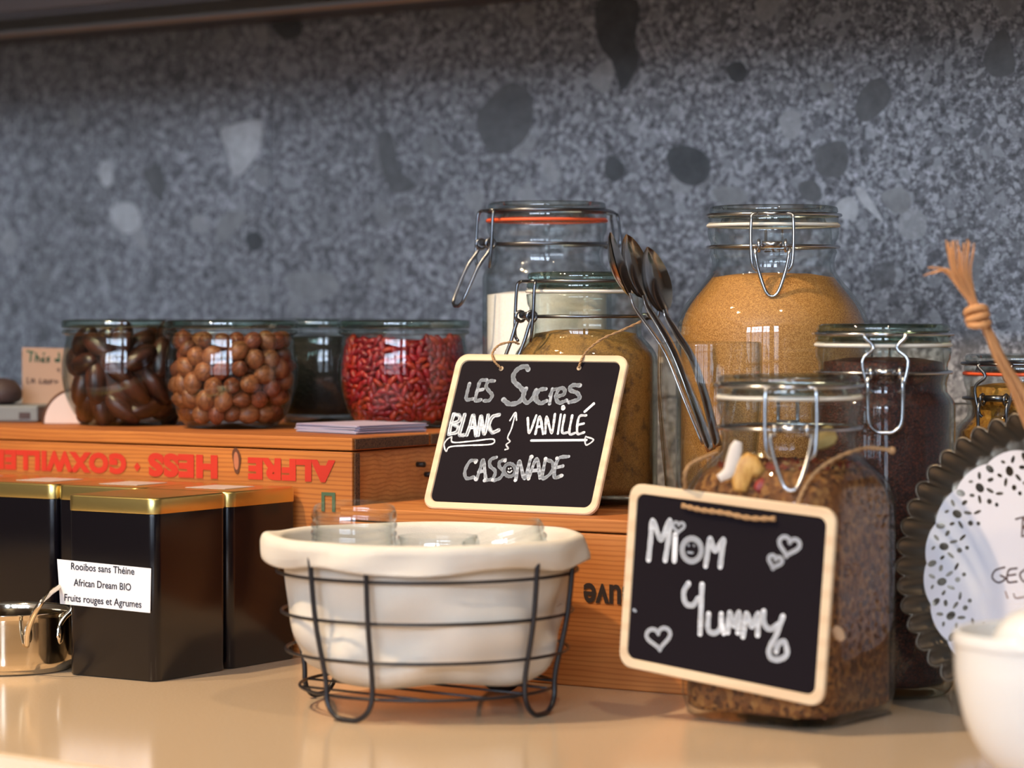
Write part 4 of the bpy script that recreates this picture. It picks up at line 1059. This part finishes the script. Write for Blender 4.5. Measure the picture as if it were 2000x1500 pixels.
# doily: scalloped paper disc with punched holes
def doily():
    cu = bpy.data.curves.new('doily', 'CURVE'); cu.dimensions = '2D'; cu.fill_mode = 'BOTH'; cu.extrude = .00015
    def poly(pts):
        s = cu.splines.new('POLY'); s.points.add(len(pts) - 1); s.use_cyclic_u = True
        for p, (x, y) in zip(s.points, pts): p.co = (x, y, 0, 1)
    R = .0860
    poly([((R * (1 - .030 * (1 - abs(math.sin(a * 9)) ** .7))) * math.cos(a), (R * (1 - .030 * (1 - abs(math.sin(a * 9)) ** .7))) * math.sin(a)) for a in [2 * pi * i / 360 for i in range(360)]])
    def hole(rad, ang, l, w, tw):
        l *= 1.25; w *= 1.45; cx, cy = rad * math.cos(ang), rad * math.sin(ang); c, s = math.cos(ang + tw), math.sin(ang + tw)
        poly([(cx + l / 2 * math.cos(b) * c - w / 2 * math.sin(b) * s, cy + l / 2 * math.cos(b) * s + w / 2 * math.sin(b) * c) for b in [2 * pi * i / 10 for i in range(10)]])
    for k in range(18):
        a0 = 2 * pi * k / 18
        hole(.0795, a0, .0060, .0032, .4); hole(.0795, a0 + .115, .0045, .0020, -.5); hole(.0800, a0 + .21, .0030, .0016, .9)
        hole(.0725, a0 + .04, .0040, .0022, 1.3); hole(.0722, a0 + .175, .0062, .0040, 0.1); hole(.0720, a0 + .285, .0034, .0018, .7)
        hole(.0660, a0 + .10, .0052, .0018, .5); hole(.0658, a0 + .25, .0052, .0018, -.5)
        hole(.0600, a0 + .175, .0034, .0026, 0); hole(.0605, a0 + .02, .0050, .0016, 1.1)
        hole(.0548, a0 + .12, .0026, .0020, 0)
    o = bpy.data.objects.new('doily', cu); COL.objects.link(o); bpy.context.view_layer.update()
    me = bpy.data.meshes.new_from_object(o.evaluated_get(bpy.context.evaluated_depsgraph_get())); bpy.data.objects.remove(o)
    for w in me.vertices: w.co = Vector((w.co.x, -w.co.z, w.co.y))
    me.materials.clear(); me.materials.append(plain('doily_paper', (.66, .64, .68), .7)); return me
obj('paper_doily', doily(), tt, (-.001, -.0060, -.004))
def tpx(q):
    px, py = q[0], q[1]
    o0 = P(TX, TY, .1085) - nt * .0064; p = on_plane(px, py, o0, nt) - P(TX, TY, .1085); return (p.dot(ut), p.dot(zt))
ws = [[(1984, 1014), (2000, 1010), (2014, 1012)], [(1998, 1012), (1996, 1048)], [(1998, 1014), (2016, 1020), (1999, 1030), (2018, 1040), (1996, 1048)],
      [(1962, 1108), (1944, 1114), (1938, 1128), (1950, 1138), (1964, 1130), (1954, 1124)], [(1986, 1110), (1970, 1114), (1968, 1136), (1986, 1136)], [(1970, 1124), (1984, 1122)], [(2002, 1112), (1992, 1122), (2000, 1136), (2014, 1128), (2010, 1114), (2002, 1112)]]
strokes(ws[:3], tpx, .0013, -.0064, .05).build('handwritten_letter', M['marker_brown'], tt, False)
strokes(ws[3:], tpx, .0013, -.0064, .05).build('handwritten_word', M['marker_brown'], tt, False)
strokes([[(1964, 1156), (1968, 1168)], [(1980, 1160), (1984, 1168), (2000, 1166), (2012, 1166)]], tpx, .0011, -.0064, .05).build('handwriting', plain('faded_marker', (.35, .24, .20), .7), tt, False)
# raffia tie that hangs over the tin
rf = MB(); g = random.Random(4)
def rt(px, py, d): return to_local(tt, sp(px, py, d))
for k in range(26):
    o = [g.uniform(-9, 9) for _ in range(6)]; dd = g.uniform(-.006, .006)
    path = [rt(2090 + o[0], 985 + o[1], 1.955 + dd), rt(2035 + o[0] * 1.3, 870 + o[2], 1.945 + dd), rt(1990 + o[0] * 1.5, 770 + o[1], 1.94 + dd), rt(1948 + o[2] * .9, 690 + o[3] * .5, 1.935 + dd), rt(1915 + o[4] * .7, 625 + o[3], 1.935 + dd * .5)]
    rf.add(*tube(smooth_prof(path, 5), .0012 * g.uniform(.7, 1.2), 5))
for k in range(30):
    sp_ = g.uniform(-1, 1); L_ = g.uniform(.6, 1.05); dd = g.uniform(-.010, .010)
    path = [rt(1915 + g.uniform(-8, 8), 622, 1.935), rt(1893 + sp_ * 12, 575, 1.935 + dd * .4), rt(1872 + sp_ * 30, 530, 1.935 + dd), rt(1866 + sp_ * 46 - (18 if sp_ < -.6 else 0), 530 - 60 * L_ + (45 if sp_ < -.5 else 0), 1.935 + dd * 1.6)]
    rf.add(*tube(smooth_prof(path, 5), [.0011 * (1 - .6 * i / 15) for i in range(16)], 5))
rf.build('raffia_strands', M['straw'], tt)
kn = MB()
for k in range(3):
    c = rt(1912 - k * 3, 632 - k * 12, 1.935)
    kn.add(*tube([c + Vector((.0062 * math.cos(a), .0058 * math.sin(a), .0022 * math.sin(a + k))) for a in [i * pi / 9 for i in range(18)]], .0026, 7, True))
kn.build('raffia_knot', M['straw'], tt)

# ------------------------------------------------------------------ white bowl
bx, by = .3320, 1.700
bo = thing('porcelain_bowl', 'blurred white porcelain bowl in the right foreground', 'bowl', P(bx, by, 0))
R_ = .0665
pr = smooth_prof([(0, .002), (.026, .002), (.028, .0), (.031, .001), (.036, .006), (.050, .020), (.060, .040), (.0655, .064), (R_, .082), (R_ + .0008, .090), (R_ + .0002, .0935), (R_ - .002, .0940), (R_ - .0035, .091), (.0620, .070), (.054, .040), (.030, .014), (0, .010)], 4)
MB().add(*lathe([(max(p.x, 0), p.y) for p in pr], 80)).build('bowl_body', M['cup'], bo)
MB().add(*lathe([(R_ - .0005, .0850), (R_ + .0010, .0862), (R_ + .0014, .0895), (R_ + .0004, .0915)], 80)).build('rim_band', M['cup'], bo)
for (dx_, dy_, rr_, lab_) in ((-.012, -.004, .034, 'white porcelain lid dome resting in the foreground bowl, at its left'), (.030, .010, .026, 'second white dome resting in the foreground bowl, at its right')):
    o = MB().add(*lathe([(p.x, p.y) for p in smooth_prof([(rr_ * .96, 0), (rr_, .003), (rr_ * .97, .012), (rr_ * .84, .022), (rr_ * .6, .029), (rr_ * .3, .032), (.0005, .0325)], 3)], 48)).build('white_lid', M['cup'], None, True, P(bx + dx_, by + dy_, .0760))
    tag(o, lab_, 'lid', 'white lids in the foreground bowl')

# ------------------------------------------------------------------ small things on the tall crate
for k in range(9):
    g = random.Random(k + 40)
    c = P(-.128, 2.418, .1824 + k * .00085)
    o = box('paper_card', .078, .078, .0007, plain('card_%s' % 'abcdefghi'[k], (.40 + .03 * (k % 3), .39 + .03 * (k % 2), .52), .6), None, (c.x + g.uniform(-.0022, .0022), c.y + g.uniform(-.0022, .0022), c.z), (0, 0, pi / 4 + g.uniform(-.03, .03)), bev=0)
    tag(o, 'square pale lilac paper card in the neat stack below the berry jar', 'card', 'stack of pale cards on the crate')
wy = 2.585; wx = -.3960
ws_ = thing('card_holder', 'half-round slice of pale wood with dark bark behind the date jar', 'card holder', P(wx, wy, .1822))
hs = [(.030 * math.cos(a), .031 * math.sin(a)) for a in [pi * i / 24 for i in range(25)]]
MB().add(*prism([(x * 1.05, max(z * 1.05, 0)) for x, z in hs], .012)).build('bark', M['bark'], ws_, False)
MB().add(*prism([(x * .97, max(z * .97, .0003)) for x, z in hs], .003)).build('cut_face', M['cut_wood'], ws_, False, (0, -.0012, 0))
cd = thing('kraft_card', 'brown kraft card with green handwriting standing behind the date jar', 'card', P(-.4240, 2.665, .1824), -.06)
MB().add(*prism([(-.0355, 0), (.050, 0), (.050, .0660), (-.0355, .0680)], .0008)).build('card_sheet', M['kraft'], cd, False)
def cpx(q):
    px, py = q[0], q[1]; p = on_plane(px, py, P(-.4240, 2.665, .1824), Vector((math.sin(.06), -math.cos(.06), 0))) - P(-.4240, 2.665, .1824); return (p.x, p.z)
strokes([[(52, 686), (64, 688)], [(60, 688), (58, 706)], [(70, 690), (68, 706)], [(69, 700), (74, 697), (75, 706)], [(80, 702), (85, 699), (81, 706), (87, 706)], [(84, 692), (86, 690)], [(96, 698), (91, 701), (96, 704), (92, 707)], [(115, 690), (116, 706)], [(115, 702), (108, 702), (110, 706), (116, 705)]], cpx, .0016, -.0004).build('green_handwriting', M['marker_green'], cd, False)
strokes([[(52, 738), (52, 748), (56, 748)], [(60, 740), (61, 748), (65, 740), (67, 748)], [(78, 740), (76, 748), (82, 748)], [(84, 744), (88, 742), (88, 749), (84, 747)], [(92, 742), (92, 749), (96, 748), (97, 742)], [(100, 749), (100, 743), (104, 743)], [(108, 742), (108, 748), (114, 744)], [(112, 722), (116, 720), (114, 726)]], cpx, .0010, -.0004).build('brown_handwriting', M['marker_brown'], cd, False)
tr = thing('grey_tray', 'small grey tray with dark slots behind the tall crate edge at far left', 'tray', P(-.487, 2.650, .1824), -math.radians(10))
box('tray_body', .115, .06, .0150, M['grey_tray'], tr, (0, 0, .0077), bev=.002)
for x in (-.030, .012, .045): box('slot', .011, .001, .006, M['dark_clay'], tr, (x, -.0302, .006), bev=.0003)
bb = box('wooden_board', .52, .02, .1940, M['beige_board'], None, P(-.60, 3.085, .0972), (0, 0, -math.radians(AC)), bev=.002)
tag(bb, 'pale beige board standing upright behind the tall crate at far left', 'board')
ob = MB().add(*lathe([(p.x, p.y) for p in smooth_prof([(.010, 0), (.018, .003), (.0195, .012), (.014, .020), (.006, .0235), (.0005, .024)], 3)], 32)).build('clay_dome', M['dark_clay'], None, True, P(-.4745, 2.640, .1984))
tag(ob, 'dark brown rounded lump at the far left edge above the grey tray', 'ornament')
